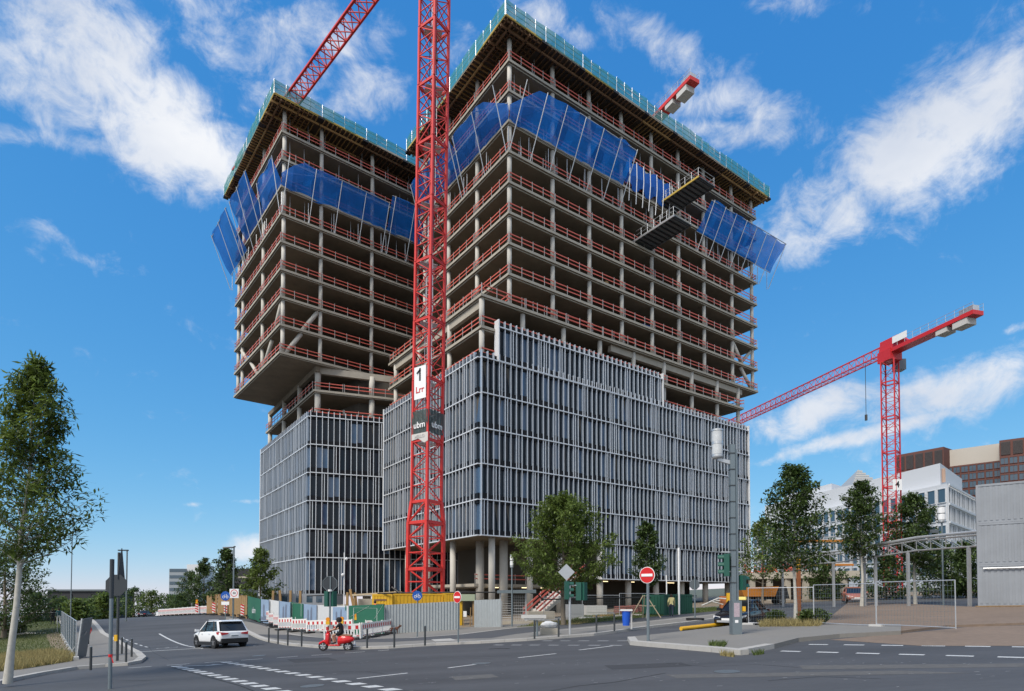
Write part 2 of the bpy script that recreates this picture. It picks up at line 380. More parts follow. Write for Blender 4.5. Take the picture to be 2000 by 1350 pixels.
# site yard and verges
site = [G(*p, .13) for p in ((640, 1222), (750, 1234), (897, 1226), (1000, 1219), (1120, 1200), (1300, 1189), (1490, 1179))]
slab('site_ground', [(p.x, p.y) for p in site] + [(60, 75), (60, 140), (-60, 140), (-46, 88)], .14, dirt)
slab('gravel_yard', GP([(1600, 1226), (1760, 1237), (1850, 1226), (2150, 1216), (2150, 1170), (1900, 1188), (1660, 1176)]), .10, gravel)
sheet('gravel_spill', GP([(1620, 1250), (1760, 1238), (1900, 1224), (2100, 1220), (2100, 1262), (1800, 1262)]), .006, gravel)
vp = GP([(1105, 1214), (1140, 1203), (1220, 1199), (1330, 1190), (1440, 1184), (1440, 1190), (1352, 1198), (1250, 1207), (1150, 1217), (1060, 1222), (1010, 1224)], .13)
slab('grass_verge_soil', vp, .145, soilgreen)
lawn = GP([(-120, 1322), (0, 1312), (70, 1303), (142, 1291), (150, 1280), (128, 1248), (112, 1230), (60, 1232), (-60, 1244), (-200, 1290)], .12)
slab('lawn_soil', lawn, .14, soilgreen)
sheet('garden_path', GP([(100, 1262), (148, 1285), (128, 1250), (112, 1234), (90, 1240)], .15), .147, dirt)

# markings
def dash(name, pts, w, pattern, m=paint, h=.006):
    mb = MB(); a, b = pts; L = (b - a).length; d = (b - a).normalized(); n = Vector((-d.y, d.x, 0)).normalized() * w / 2; s = 0
    while s < L:
        e = min(L, s + pattern[0]); p, q = a + d * s, a + d * e
        mb.quad(*[Vector((k.x, k.y, gz(k.x) + h)) for k in (p - n, q - n, q + n, p + n)]); s += pattern[1]
    return struct(name, mb, m)
for a, b in (((697, 1326), (796, 1315)), ((875, 1305), (953, 1295)), ((1012, 1285), (1086, 1277)), ((1131, 1270), (1196, 1262))):
    dash('lane_marking', (G(*a), G(*b)), .14, (99, 100))
dash('kerbside_marking', (G(250, 1305), G(760, 1270)), .12, (.9, 1.5))
dash('stop_line', (G(262, 1274), G(396, 1266)), .28, (99, 100))
dash('stop_line', (G(398, 1264), G(516, 1261)), .2, (1.6, 2.6))
dash('lane_line', (G(311, 1238), G(396, 1267)), .14, (99, 100)); dash('lane_line', (G(238, 1245), G(296, 1266)), .12, (1.0, 1.9))
for a, b in (((333, 1302), (536, 1352)), ((430, 1294), (790, 1356))):          # crossing blocks
    A, B = G(*a), G(*b); L = (B - A).length; d = (B - A).normalized(); n = Vector((-d.y, d.x, 0)); s = 0; mb = MB()
    while s < L:
        p, q = A + d * s, A + d * (s + .5)
        mb.quad(*[Vector((k.x, k.y, gz(k.x) + .006)) for k in (p, q, q + n * .36 + d * .2, p + n * .36 + d * .2)]); s += .95
    struct('crossing_marking', mb, paint)
for (a, b) in (((965, 1260), (1220, 1261)), ((1060, 1252), (1226, 1252))): dash('cycle_crossing_marking', (G(*a), G(*b)), .24, (.55, 1.0), paintworn)
for (a, b) in (((1525, 1272), (2080, 1287)), ((1580, 1259), (2080, 1265))): dash('cycle_crossing_marking', (G(*a), G(*b)), .24, (.62, 1.12))
for (a, b) in (((1390, 1226), (1480, 1222)), ((1290, 1229), (1400, 1230))): dash('lane_line', (G(*a), G(*b)), .1, (99, 100), paintworn)
mb = MB()                                                                       # bicycle and arrow symbols, worn
c = G(398, 1300)
for pts in ([(-.9, 0), (.2, -.1), (.2, .15), (-.9, .2)], [(.2, -.3), (.9, 0), (.2, .4)]): mb.poly([Vector((c.x + x, c.y + y, gz(c.x + x) + .006)) for x, y in pts])
for cx, cy in ((318, 1266), (335, 1265)):
    c = G(cx, cy)
    for k in range(12):
        t, u = k * math.pi / 6, (k + 1) * math.pi / 6
        mb.quad(*[Vector((c.x + r * math.cos(w), c.y + r * 1.6 * math.sin(w), gz(c.x + r * math.cos(w)) + .006)) for r, w in ((.26, t), (.34, t), (.34, u), (.26, u))])
struct('road_symbols', mb, paintworn)
mb = MB()
for i in range(110):                                                            # chips and smears of old paint and dust
    c = G(rnd.uniform(560, 2000), rnd.choice([rnd.uniform(1292, 1300), rnd.uniform(1312, 1336), rnd.uniform(1285, 1345)])); l = rnd.uniform(.02, .07); w = rnd.uniform(.006, .016); a = rnd.uniform(-.3, .5)
    d = Vector((math.cos(a), math.sin(a), 0)) * l; n = Vector((-math.sin(a), math.cos(a), 0)) * w
    mb.quad(*[Vector((k.x, k.y, gz(k.x) + .008)) for k in (c - d - n, c + d - n, c + d + n, c - d + n)])
tag(mb.build('worn_paint_chips', paintworn), kind='stuff')
def crack(pxs, w=.03):
    mb = MB(); p = GP(pxs)
    for a, b in zip(p, p[1:]):
        n = Vector((-(b - a).y, (b - a).x, 0)).normalized() * w / 2
        mb.quad(*[Vector((k.x, k.y, gz(k.x) + .005)) for k in (a - n, b - n, b + n, a + n)])
    return struct('tar_seam', mb, rubber)
crack([(1075, 1350), (1130, 1340), (1200, 1333), (1260, 1322), (1300, 1315)]); crack([(336, 1304), (400, 1321), (470, 1340), (500, 1352)], .05); crack([(860, 1348), (620, 1352)])
for pxs in ([(600, 1318), (650, 1312), (720, 1312), (760, 1318)], [(1300, 1296), (1380, 1302), (1480, 1298), (1560, 1304)], [(1500, 1330), (1600, 1322), (1720, 1326)], [(130, 1335), (210, 1328), (300, 1330)], [(800, 1290), (900, 1283), (1000, 1281)], [(290, 1262), (300, 1275), (330, 1290)]): crack(pxs, .022)
patch = mat('asphalt_patch', (.042, .043, .047), .85, var=.2, scale=9); patchl = mat('asphalt_patch_pale', (.098, .096, .094), .9, var=.35, scale=5)
for pxs, mm in (([(560, 1288), (640, 1284), (662, 1290), (575, 1295)], patch), ([(1180, 1300), (1330, 1294), (1352, 1301), (1195, 1308)], patch), ([(880, 1322), (960, 1317), (975, 1323), (890, 1329)], patchl), ([(1560, 1300), (2000, 1296), (2000, 1303), (1570, 1308)], patchl), ([(1300, 1318), (1760, 1310), (1900, 1315), (1320, 1325)], patchl)): sheet('road_patch', GP(pxs), .003, mm)
for px, py in ((940, 1296), (1420, 1312), (505, 1281), (610, 1340)):
    c = G(px, py); mb = MB(); mb.poly([(c.x + .33 * math.cos(k * math.pi / 9), c.y + .33 * math.sin(k * math.pi / 9), gz(c.x + .33 * math.cos(k * math.pi / 9)) + .007) for k in range(18)]); struct('manhole_cover', mb, signback)
crack([(955, 1268), (970, 1267), (995, 1267)], .18)

def drape(o, cut=True):
    import bmesh
    me = o.data; b = bmesh.new(); b.from_mesh(me); off = o.location
    if cut and max((v.co.y for v in b.verts)) + off.y > 40 and min((v.co.x for v in b.verts)) + off.x < -9:
        for k in range(15):
            for co, no in (((0, 40 + 2 * k, 0), (0, 1, 0)), ((-9 - k, 0, 0), (1, 0, 0))): bmesh.ops.bisect_plane(b, geom=b.verts[:] + b.edges[:] + b.faces[:], plane_co=Vector(co) - off, plane_no=no)
    for v in b.verts: v.co.z += rise(v.co.x + off.x, v.co.y + off.y)
    b.to_mesh(me); b.free(); me.update()
for o in list(COL.objects):
    if o.type == 'MESH': drape(o, o.name.split('.')[0] not in ('kerb_stone', 'worn_paint_chips'))
# ------------------------------------------------------------------ the two towers
T35 = math.atan2(26.87, 37.46)
P0, PB = (-.39, 67.7), (-3.48, 65.0); LB_ = (-18.2, 85.8)
MESH = {}
def cached(key, fn):
    if key not in MESH: MESH[key] = fn()
    return MESH[key]
def col_mesh(h, r):
    def mk():
        m = MB(); m.lathe([(0, 0), (r, 0), (r, h), (0, h)], 14); return m.mesh('column', col_conc, True)
    return cached(('col', round(h, 2), r), mk)
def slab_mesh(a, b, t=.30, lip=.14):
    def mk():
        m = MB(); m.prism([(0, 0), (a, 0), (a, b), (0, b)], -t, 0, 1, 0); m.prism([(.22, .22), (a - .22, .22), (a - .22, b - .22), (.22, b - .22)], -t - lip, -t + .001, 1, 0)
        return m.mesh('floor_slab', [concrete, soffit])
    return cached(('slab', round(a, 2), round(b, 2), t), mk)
def rail_mesh(L):
    L = round(L, 1); var = rnd.randint(0, 2)
    def mk():
        m = MB(); r = random.Random(int(L * 10) + var)
        for z, h in ((.55, .125), (1.02, .125)):
            a, b = r.uniform(-.03, .03), r.uniform(-.03, .03)
            m.hexa(((0, .02, z + a), (L, .02, z + b), (L, .055, z + b), (0, .055, z + a)), ((0, .02, z + a + h), (L, .02, z + b + h), (L, .055, z + b + h), (0, .055, z + a + h)), 0)
        k = max(1, round(L / 1.75))
        for i in range(k + 1):
            x = min(L - .03, max(.03, i * L / k + r.uniform(-.15, .15))); m.box(x - .024, x + .024, -.035, .015, 0, 1.25, 1)
        return m.mesh('guard_rail', [railred, railpost])
    return cached(('rail', L, var), mk)
def rails(root, fr, stops, z, n=.12):
    for a, b in zip(stops, stops[1:]):
        if b - a > .5: obj('guard_rail', rail_mesh(b - a - .1), root, fr(a + .05, n, z) - root.location, fr.a)
def props(root, fr, n0, s0, s1, z, h, k):
    def mk():
        m = MB(); m.tube((0, 0, 0), (0, 0, h * .55), .05, 6); m.tube((0, 0, h * .5), (0, 0, h), .035, 6); return m.mesh('shoring_prop', steel)
    me = cached(('prop', round(h, 1)), mk)
    for i in range(k):
        s = s0 + (s1 - s0) * (i + rnd.uniform(.2, .8)) / k
        obj('shoring_prop', me, root, fr(s, n0 + rnd.choice((0, 0, 1.6)), z) - root.location)
def upper(root, o, ang, Ls, Ld, zs, cs, cd, fh):
    fr = Fr(o, ang); frl = Fr(fr(0, Ld), ang - math.pi / 2)             # left face runs from far left to the front corner
    for i, z in enumerate(zs):
        obj('floor_slab', slab_mesh(Ls, Ld), root, fr(0, 0, z) - root.location, ang)
        last = i == len(zs) - 1; h = fh - .44
        for s in cs: obj('column', col_mesh(h, .27), root, fr(s, .55, z) - root.location)
        for n in cd: obj('column', col_mesh(h, .27), root, fr(.55, n, z) - root.location)
        for n in (Ld / 2, Ld - .6): obj('column', col_mesh(h, .27), root, fr(Ls - .6, n, z) - root.location)
        for s in cs[1:-1:2]: obj('column', col_mesh(h, .27), root, fr(s, Ld - .6, z) - root.location)
        rails(root, fr, [0.1] + [c for c in cs[1:-1]] + [Ls - .1], z)
        rails(root, frl, [0.1] + sorted(Ld - c for c in cd) + [Ld - .1], z)
        rails(root, Fr(fr(Ls, 0), ang + math.pi / 2), [0, Ld / 3, 2 * Ld / 3, Ld], z, .12)
        rails(root, Fr(fr(Ls, Ld), ang + math.pi), [0, Ls / 4, Ls / 2, Ls * .75, Ls], z, .12)
        if i >= len(zs) - 4:
            props(root, fr, 1.0, 1, Ls - 1, z, h, int(Ls / 2.1)); props(root, frl, 1.0, 1, Ld - 1, z, h, int(Ld / 2.1))
    for i in range(46):                             # things left on the open floors near the edges
        z = rnd.choice(zs[:-1]); left = rnd.random() < .35; L = Ld if left else Ls; f2 = frl if left else fr; s_ = rnd.uniform(1.5, L - 2); w, d_, h_ = rnd.uniform(.5, 1.8), rnd.uniform(.4, .9), rnd.uniform(.3, 1.3); m = MB(); m.box(0, w, 0, d_, 0, h_)
        m.build('material_stack', rnd.choice((timber, wood, ballast, steel, boardwhite, bluetarp)), root, f2(s_, rnd.uniform(1.2, 3.0), z) - root.location, ang + rnd.uniform(-.1, .1))
    m = MB(); m.box(7, Ls - 7, 7.5, Ld - 6, zs[0] - 1, zs[-1] + fh, 0); m.build('dark_core_block', darkwall, root, fr(0, 0) - root.location, ang)  # dark box added inside to stop daylight showing through the open floors
    return fr, frl
def formwork(root, fr, Ls, Ld, z, over=1.5):
    """timber table forms under the newest slab, an edge platform and the teal side net on it"""
    obj('floor_slab', slab_mesh(Ls, Ld), root, fr(0, 0, z) - root.location, fr.a)
    at = fr(0, 0) - root.location
    m = MB(); m.box(-over, Ls + over, -over, Ld + over, z - .62, z - .52, 0); m.build('formwork_deck', ply, root, at, fr.a)
    runs = [('r', Ls, -over), ('l', Ld, -over), ('e', Ld, Ls + over), ('b', Ls, Ld + over)]
    for side, L, off in runs:
        k = int((L + 2 * over) / 5.6)
        for i in range(k):
            a = -over + (L + 2 * over) * i / k; b = -over + (L + 2 * over) * (i + 1) / k - .12; m = MB(); t = MB(); e = MB(); q = MB()
            inn = 1 if off < 0 else -1; dz = rnd.uniform(-.05, .05); tall = 1.25 + rnd.uniform(-.1, .15)
            def bx(mm, s0, s1, n0, n1, z0, z1, mi=0):
                lo, hi = min(n0, n1), max(n0, n1)
                if side in 'rb': mm.box(s0, s1, lo, hi, z0, z1, mi)
                else: mm.box(lo, hi, s0, s1, z0, z1, mi)
            bx(e, a, b, off, off + inn * .06, z - .64 + dz, z - .36 + dz)
            e.build('edge_board', yellowed if (i in (0, k - 1) or rnd.random() < .15) else concrete, root, at, fr.a)
            s = a + .3
            while s < b:
                bx(m, s, s + .09, off + inn * .08, off + inn * 5.2, z - .84, z - .625); s += .62
            bx(m, a, b, off + inn * .9, off + inn * 1.05, z - 1.08, z - .842); bx(m, a, b, off + inn * 3.4, off + inn * 3.55, z - 1.08, z - .842)
            m.build('formwork_beam', timber if rnd.random() < .45 else timberd, root, at, fr.a)
            if rnd.random() < .8: bx(q, b - .5, b + .4, off - inn * .05, off + inn * .7, z - .78, z - .5); q.build('black_tarp', black, root, at, fr.a)
            ss = [a + (b - a) * j / 4 for j in range(5)]
            for j in range(4):
                o1, o2 = rnd.uniform(-.1, .1), rnd.uniform(-.1, .1)
                f = (lambda s, n, zz: (s, n, zz)) if side in 'rb' else (lambda s, n, zz: (n, s, zz))
                t.quad(f(ss[j], off, z - .5), f(ss[j + 1], off, z - .5), f(ss[j + 1], off + o2, z + tall), f(ss[j], off + o1, z + tall), 0)
                t.tube(f(ss[j], off + inn * .05, z - .5), f(ss[j], off + inn * .05, z + tall + .1), .035, 5, 1)
            for zz in (.25, .9): t.bar(f(a, off + inn * .04, z + zz), f(b, off + inn * .04, z + zz), .05, .05, 1)
            t.build('edge_net', [teal, steel], root, at, fr.a)
def pane_mesh(kind, h, seed, w):
    def mk():
        r = random.Random(seed * 31 + kind); m = MB()
        for i in range(2):
            x = i * w
            m.box(x - .04, x + .04, -.30, .0, .06, h - .06, 4); m.box(x - .042, x + .042, -.345, -.301, .06, h - .06, 0)
            if (kind == 1 and i == 0) or (kind == 3 and i == 1):
                x2 = x + w * .42; m.box(x2 - .03, x2 + .03, -.30, 0, .06, h - .06, 4); m.box(x2 - .04, x2 + .04, -.34, -.301, .06, h - .06, 0)
            m.box(x + .05, x + w - .05, -.24, .02, .06, .50 + .25 * r.random(), 2); m.box(x + .05, x + w - .05, -.2, .02, h - .22 - .2 * r.random(), h - .06, 2)
            a, b = r.uniform(-.035, .035), r.uniform(-.05, .05)
            m.quad((x + .045, -.01 - a, .6), (x + w - .045, -.01 + a, .6), (x + w - .045, -.01 + a + b, h - .28), (x + .045, -.01 - a + b, h - .28), 1 if r.random() < .8 else 3)
        return m.mesh('facade_panel', [alu, glass, spandrel, glassb, finside])
    return cached(('pane', kind, round(h, 2), seed, round(w, 3)), mk)
def parapet_mesh(w, h):
    def mk():
        m = MB()
        for i in range(2):
            x = i * w; m.box(x - .04, x + .04, -.30, 0, .06, h, 2); m.box(x - .05, x + .05, -.36, -.301, .06, h, 0); m.box(x + .045, x + w - .045, -.06, .05, .06, h * .78, 1)
        return m.mesh('parapet_panel', [alu, spandrel, finside])
    return cached(('para', round(w, 3), h), mk)
def facade(root, fr, s0, s1, zs, parapet=True, endl=True, endr=False):
    k = max(1, round((s1 - s0) / 1.57)); w = (s1 - s0) / k / 2
    for r, (za, zb) in enumerate(zip(zs, zs[1:])):
        for i in range(k):
            obj('facade_panel', pane_mesh(rnd.choice((0, 0, 1, 2, 3)), zb - za, rnd.randint(0, 5), w), root, fr(s0 + i * 2 * w, 0, za) - root.location, fr.a)
    for za in zs:
        m = MB(); m.box(s0 - .05, s1 + .05, -.385, .0, za - .06, za + .055); m.build('facade_rail', alu, root, fr(0, 0) - root.location, fr.a)
    if parapet:
        for i in range(k): obj('parapet_panel', parapet_mesh(w, .8), root, fr(s0 + i * 2 * w, 0, zs[-1]) - root.location, fr.a)
    top = zs[-1] + (.8 if parapet else 0)
    for on, s in ((endl, s0 - .1), (endr, s1 + .1)):
        if on: m = MB(); m.box(s - .05, s + .05, -.43, .45, zs[0] - .06, top + .02); m.build('facade_end_panel', aluw, root, fr(0, 0) - root.location, fr.a)

# right tower
RTZ = [10.85 + 3.6 * n for n in range(7, 16)]
rt = thing('concrete_tower', (PB[0], PB[1], gz(PB[0])), 'larger right-hand concrete tower under construction, open floors above a wide grey finned facade', 'building', 'twin towers under construction')
CS = [.5, 7.0, 13.1, 19.0, 25.0, 30.8, 36.7, 43.8, 49.3]
frR, frRl = upper(rt, P0, T35, 50.05, 22.4, RTZ, CS, [7.6, 14.8, 21.8], 3.6)
formwork(rt, frR, 50.05, 22.4, RTZ[-1] + 3.6)
frB = Fr(PB, T35); d = Vector((PB[0] - LB_[0], PB[1] - LB_[1])); frBl = Fr(LB_, math.atan2(d.y, d.x)); LL = d.length
BZ = [9.05 + 3.915 * i for i in range(6)]
facade(rt, frB, 0, 50.1, BZ, True, False, True)
facade(rt, frB, 18.0, 50.1, [4.6, BZ[0]], False, True, True)
facade(rt, frB, 2.3, 29.7, [BZ[-1] + .06, BZ[-1] + 3.9], True, True, True)
facade(rt, frBl, 0, LL, BZ, True, True, False)
loc = lambda fr, s, n, z: fr(s, n, z) - rt.location
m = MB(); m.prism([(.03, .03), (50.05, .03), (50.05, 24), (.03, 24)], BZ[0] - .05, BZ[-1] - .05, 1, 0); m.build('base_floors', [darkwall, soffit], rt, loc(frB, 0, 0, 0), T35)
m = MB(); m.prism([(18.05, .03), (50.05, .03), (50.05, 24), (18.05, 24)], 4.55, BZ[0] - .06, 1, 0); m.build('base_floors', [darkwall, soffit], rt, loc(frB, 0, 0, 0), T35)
m = MB(); m.box(9, 46, 8, 20, 0, BZ[0] - .06); m.build('dark_core_block', darkwall, rt, loc(frB, 0, 0, 0), T35)  # another added block, keeps the open ground floor dark
m = MB(); m.box(12, 46, 9, 20, BZ[-1], RTZ[0]); m.build('dark_core_block', darkwall, rt, loc(frB, 0, 0, 0), T35)
obj('floor_slab', slab_mesh(49.6, 24.8), rt, loc(frB, .25, .25, 32.45), T35)
obj('floor_slab', slab_mesh(30, 24.8), rt, loc(frB, .25, .25, 36.02), T35)
for (s, n, L, ang) in ((0, 0, 46, 0),):                                     # deep edge beams under the terrace
    m = MB(); m.box(21, 50.4, .9, 1.5, 34.75, 35.57); m.build('transfer_beam', concrete, rt, loc(frB, 0, 0, 0), T35)
    m = MB(); m.box(.6, 1.1, .9, 24, 34.75, 35.57); m.build('transfer_beam', concrete, rt, loc(frB, 0, 0, 0), T35)
MS = [.65, 6.5, 12.8, 19.0, 25.3, 31.5, 37.7, 43.8, 49.3]
for z, h in ((BZ[-1], 32.45 - .44 - BZ[-1]), (32.45, 36.02 - .44 - 32.45)):
    for s in MS: obj('column', col_mesh(h, .30), rt, loc(frB, s, .95 if s > 1 else .75, z))
    for n in (8.2, 16.2, 23.6): obj('column', col_mesh(h, .30), rt, loc(frB, .8, n, z))
    obj('column', col_mesh(h, .36), rt, loc(frB, 49.2, 12, z))
for z in (BZ[-1] + .25, 32.45, 36.02):
    rails(rt, frB, [.3] + [s for s in MS[1:-1] if z < 36 or s < 31] + ([49.6] if z < 36 else []), z, .38); rails(rt, Fr(frB(0, 24.8), T35 - math.pi / 2), [0, 1.2, 8.6, 16.6, 24.5], z, .38)
    rails(rt, Fr(frB(49.9, 0), T35 + math.pi / 2), [0, 8, 16, 24], z, .3)
for s in (2.0, 7.5, 12.0):                                                  # pillars of the open corner and under the long side
    obj('column', col_mesh(BZ[0] - .2, .37), rt, loc(frB, s, .9 if s > 3 else .7, .2))
for n in (7.5, 14, 20): obj('column', col_mesh(BZ[0] + .6, .37), rt, loc(frBl, LL - n, .9, -.6))
for s, n in ((3.5, 5.5), (5.5, 3.4)): obj('column', col_mesh(BZ[0] - .2, .5), rt, loc(frB, s, n, .2))
for s in (18.8, 24, 29.5, 35, 40.5, 46, 49.6): obj('column', col_mesh(3.7, .42), rt, loc(frB, s, .9, .9))
obj('floor_slab', slab_mesh(18, 12, .35), rt, loc(frB, 2.5, 5.2, 3.9), T35); rails(rt, frB, [2.6, 7, 12, 17], 3.9, 5.3)
for s, n in ((5.0, 4.8), (9.2, 3.8), (12, 3.6), (19.8, 1.2), (24.8, 1.2), (33, 1.2)):
    m = MB(); m.box(-.7, .7, -.06, .06, 0, .09); m.build('lit_tube_lamp', tubelight, rt, loc(frB, s, n, 4.3 if s > 18 else 3.4), T35)
def strut(root, p, q, r=.27): m = MB(); m.tube(p - root.location, q - root.location, r, 12); m.build('diagonal_strut', col_conc, root, smooth=True)
strut(rt, frR(44.0, .6, RTZ[1] + 3.2), frR(46.5, .6, RTZ[1] + .1)); strut(rt, frR(49.4, .7, RTZ[1] + 3.2), frR(46.6, 1.5, RTZ[1] + .1)); strut(rt, frR(46.0, .6, RTZ[0] + 3.2), frR(49.2, .6, RTZ[0] + .1))

# left tower
KL = 1.055; LTZ = [8.85 + 3.798 * n for n in range(7, 16)]
F0 = (-31.3, 79.5); TL = math.atan2(17.1 * .5 + .63 * 11, 0) if False else R(38.9)
lt = thing('concrete_tower', (-28.2, 83.05, gz(-28.2)), 'left-hand and narrower concrete tower under construction behind the red crane, overhanging its dark glazed base', 'building', 'twin towers under construction')
LCS = [.6, 5.8, 13.6, 21.4, 29.3]
frL, frLl = upper(lt, F0, TL, 30, 23.2, LTZ, LCS, [9.4, 20.0, 22.6], 3.798)
formwork(lt, frL, 30, 23.2, LTZ[-1] + 3.798)
FB, GB = (-28.2, 83.05), (-44.0, 104.9); T20 = R(20)
frC = Fr(FB, T20); d = Vector((FB[0] - GB[0], FB[1] - GB[1])); frCl = Fr(GB, math.atan2(d.y, d.x)); LL2 = d.length
CZs = [2.55] + [7.85 + 3.953 * i for i in range(6)]
facade(lt, frC, 0, 26.7, CZs, True, False, False); facade(lt, frCl, 0, LL2, CZs, True, True, False)
pts = [Vector(FB), Vector(FB) + Vector((math.cos(T20), math.sin(T20))) * 26.7, Vector(GB) + Vector((math.cos(T20), math.sin(T20))) * 26.7, Vector(GB)]
inset = [p + Vector((.05, .06)) for p in pts]; o2 = Vector((lt.location.x, lt.location.y))
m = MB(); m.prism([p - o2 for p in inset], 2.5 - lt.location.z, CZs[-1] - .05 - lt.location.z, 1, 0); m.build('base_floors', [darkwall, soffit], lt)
def polyslab(pts, z, t=.3):
    m = MB(); q = [p - o2 for p in pts]; m.prism(q, z - t - lt.location.z, z - lt.location.z, 1, 0); c = sum(q, Vector((0, 0))) / len(q)
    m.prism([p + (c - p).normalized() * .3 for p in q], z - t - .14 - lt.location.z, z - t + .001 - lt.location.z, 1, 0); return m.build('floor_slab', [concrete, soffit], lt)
polyslab([p + Vector((.3, .3)) for p in pts], 31.6)
m = MB(); q = [p - o2 + Vector((5.5, 5)) for p in pts]; m.prism([q[0], q[1], q[2] + Vector((0, -8)), q[3] + Vector((0, -8))], CZs[-1] - lt.location.z, LTZ[0] - .5 - lt.location.z); m.build('dark_core_block', darkwall, lt)
ll = lambda fr, s, n, z: fr(s, n, z) - lt.location
for z, h in ((CZs[-1], 31.6 - .44 - CZs[-1]), (31.6, LTZ[0] - .9 - 31.6)):
    for s in (.95, 8.5, 15): obj('column', col_mesh(h, .42), lt, ll(frC, s, .95, z))
    for n in (8.5, 17, 26): obj('column', col_mesh(h, .36), lt, ll(frCl, LL2 - n, .95, z))
for z in (CZs[-1] + .25, 31.6):
    rails(lt, frC, [.4, 4.5, 8.5, 12, 15.6], z, .4); rails(lt, frCl, [.3, 4, 10, 18, LL2 - .5], z, .4)
m = MB(); m.box(.5, 16, .7, 1.3, LTZ[0] - 1.35, LTZ[0] - .45); m.build('transfer_beam', concrete, lt, ll(frC, 0, 0, 0), T20)
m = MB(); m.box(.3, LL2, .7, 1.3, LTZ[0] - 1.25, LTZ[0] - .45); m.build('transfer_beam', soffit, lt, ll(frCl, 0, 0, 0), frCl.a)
for s in (1.2, 8, 15): obj('column', col_mesh(4.0, .6), lt, ll(frC, s, 1.4, -1.5))
for s in (3, 8, 13, 19): obj('column', col_mesh(4.4, .5), lt, ll(frCl, LL2 - s, 1.2, -1.9))
strut(lt, frL(1.0, .6, LTZ[0] + .1), frL(3.1, .6, LTZ[0] + 3.3), .3); strut(lt, frL(3.3, .6, LTZ[1] + .1), frL(5.4, .6, LTZ[1] + 3.3), .3)
strut(lt, frL(.6, 9.6, LTZ[0] + .1), frL(.6, 5.0, LTZ[0] + 3.3)); strut(lt, frL(.6, 11.5, LTZ[0] + .1), frL(.6, 15.5, LTZ[0] + 3.3)); strut(lt, frL(.6, 4.4, LTZ[1] + .1), frL(.6, 1.2, LTZ[1] + 3.3)); strut(lt, frL(.6, 17, LTZ[1] + .1), frL(.6, 21, LTZ[1] + 3.3))

# blue catch nets on raking poles
def net(fr, s0, s1, z0, z1, out, poles, zp, label, group='blue catch nets on raking poles', droop=.85, name='catch_net', tl=0.0, tr=0.0):
    root = thing(name, fr(s0, 0, z0), label, 'safety net', group); m = MB(); k = max(2, int((s1 - s0) / 1.2)); rows = 5; g = []
    for j in range(rows + 1):
        t = j / rows; line = []
        for i in range(k + 1):
            s = s0 + (s1 - s0) * i / k; ph = (i / k * poles) % 1
            sag = math.sin(math.pi * ph) * droop * math.sin(math.pi * t) + math.sin(i * 2.1 + j * 1.7) * .10 + rnd.uniform(-.10, .10)
            tp_ = min(1, (s - s0) / tl + .12 if tl else 1, (s1 - s) / tr + .12 if tr else 1)
            line.append(fr(s, .15 - out * t * tp_ - .13 * math.sin(i * 1.7 + j), z0 + (z1 - z0) * t * (.55 + .45 * tp_) - sag) - root.location)
        g.append(line)
    for j in range(rows):
        for i in range(k): m.quad(g[j][i], g[j][i + 1], g[j + 1][i + 1], g[j + 1][i])
    m.build('netting', bluenet, root, smooth=True)
    m = MB(); m.path([g[-1][0], g[-1][k // 2], g[-1][k]], .06, 6); m.path([g[0][0], g[0][k]], .05, 6); m.build('edge_tube', steel, root)
    for i in range(poles + 1):
        s = s0 + .3 + (s1 - s0 - .6) * i / poles
        m = MB(); m.tube(fr(s - .2, .1, zp) - root.location, fr(s + .2, .1 - out, z1) - root.location, .055, 6); m.build('raking_pole', steel, root)
        m = MB(); m.tube(fr(s - .2, .35, zp) - root.location, fr(s - .2, .35, zp + 3) - root.location, .05, 6); m.build('upright_pole', steel, root)
Z = RTZ; H = 3.6
net(frR, 0.1, 18.7, Z[6] - .2, Z[7] - .7, 2.9, 6, Z[5], 'blue catch net just right of the front corner of the right-hand tower', tl=3.2)
net(frR, 34.5, 54.0, Z[6] - .6, Z[7] - .9, 2.9, 7, Z[5], 'blue catch net at the far right end of the right-hand tower, jutting into the sky')
net(frRl, 12.5, 22.3, Z[6] - .1, Z[7] - .6, 2.2, 2, Z[5], 'blue catch net on the left side of the right-hand tower, right of the red mast', tr=3.2)
net(frRl, 1.0, 12.3, Z[6] - .1, Z[7] - .4, 2.4, 3, Z[5], 'blue catch net on the left side of the right-hand tower, partly behind the red mast')
Z = LTZ
net(frL, .1, 15.5, Z[6] - .3, Z[7] - .6, 1.7, 4, Z[5], 'blue catch net right of the front corner of the left-hand tower', tl=2.5)
net(frL, 15.7, 29.5, Z[6] - .3, Z[7] + .4, 2.2, 4, Z[5], 'blue catch net on the left-hand tower beside the red mast')
net(frLl, 6.5, 15.4, Z[6] - .1, Z[7] + 1.2, 2.8, 2, Z[5], 'blue catch net in the middle of the far left side of the left-hand tower')
net(frLl, 15.6, 23.1, Z[6] - .1, Z[7] - .3, 1.3, 1, Z[5], 'blue catch net close to the left face by the front corner of the left-hand tower')
net(frLl, -3.2, 6.3, Z[5] + 2.6, Z[7] + .4, 3.2, 2, Z[5], 'blue catch net at the extreme left edge of the left-hand tower against the sky', droop=.8)
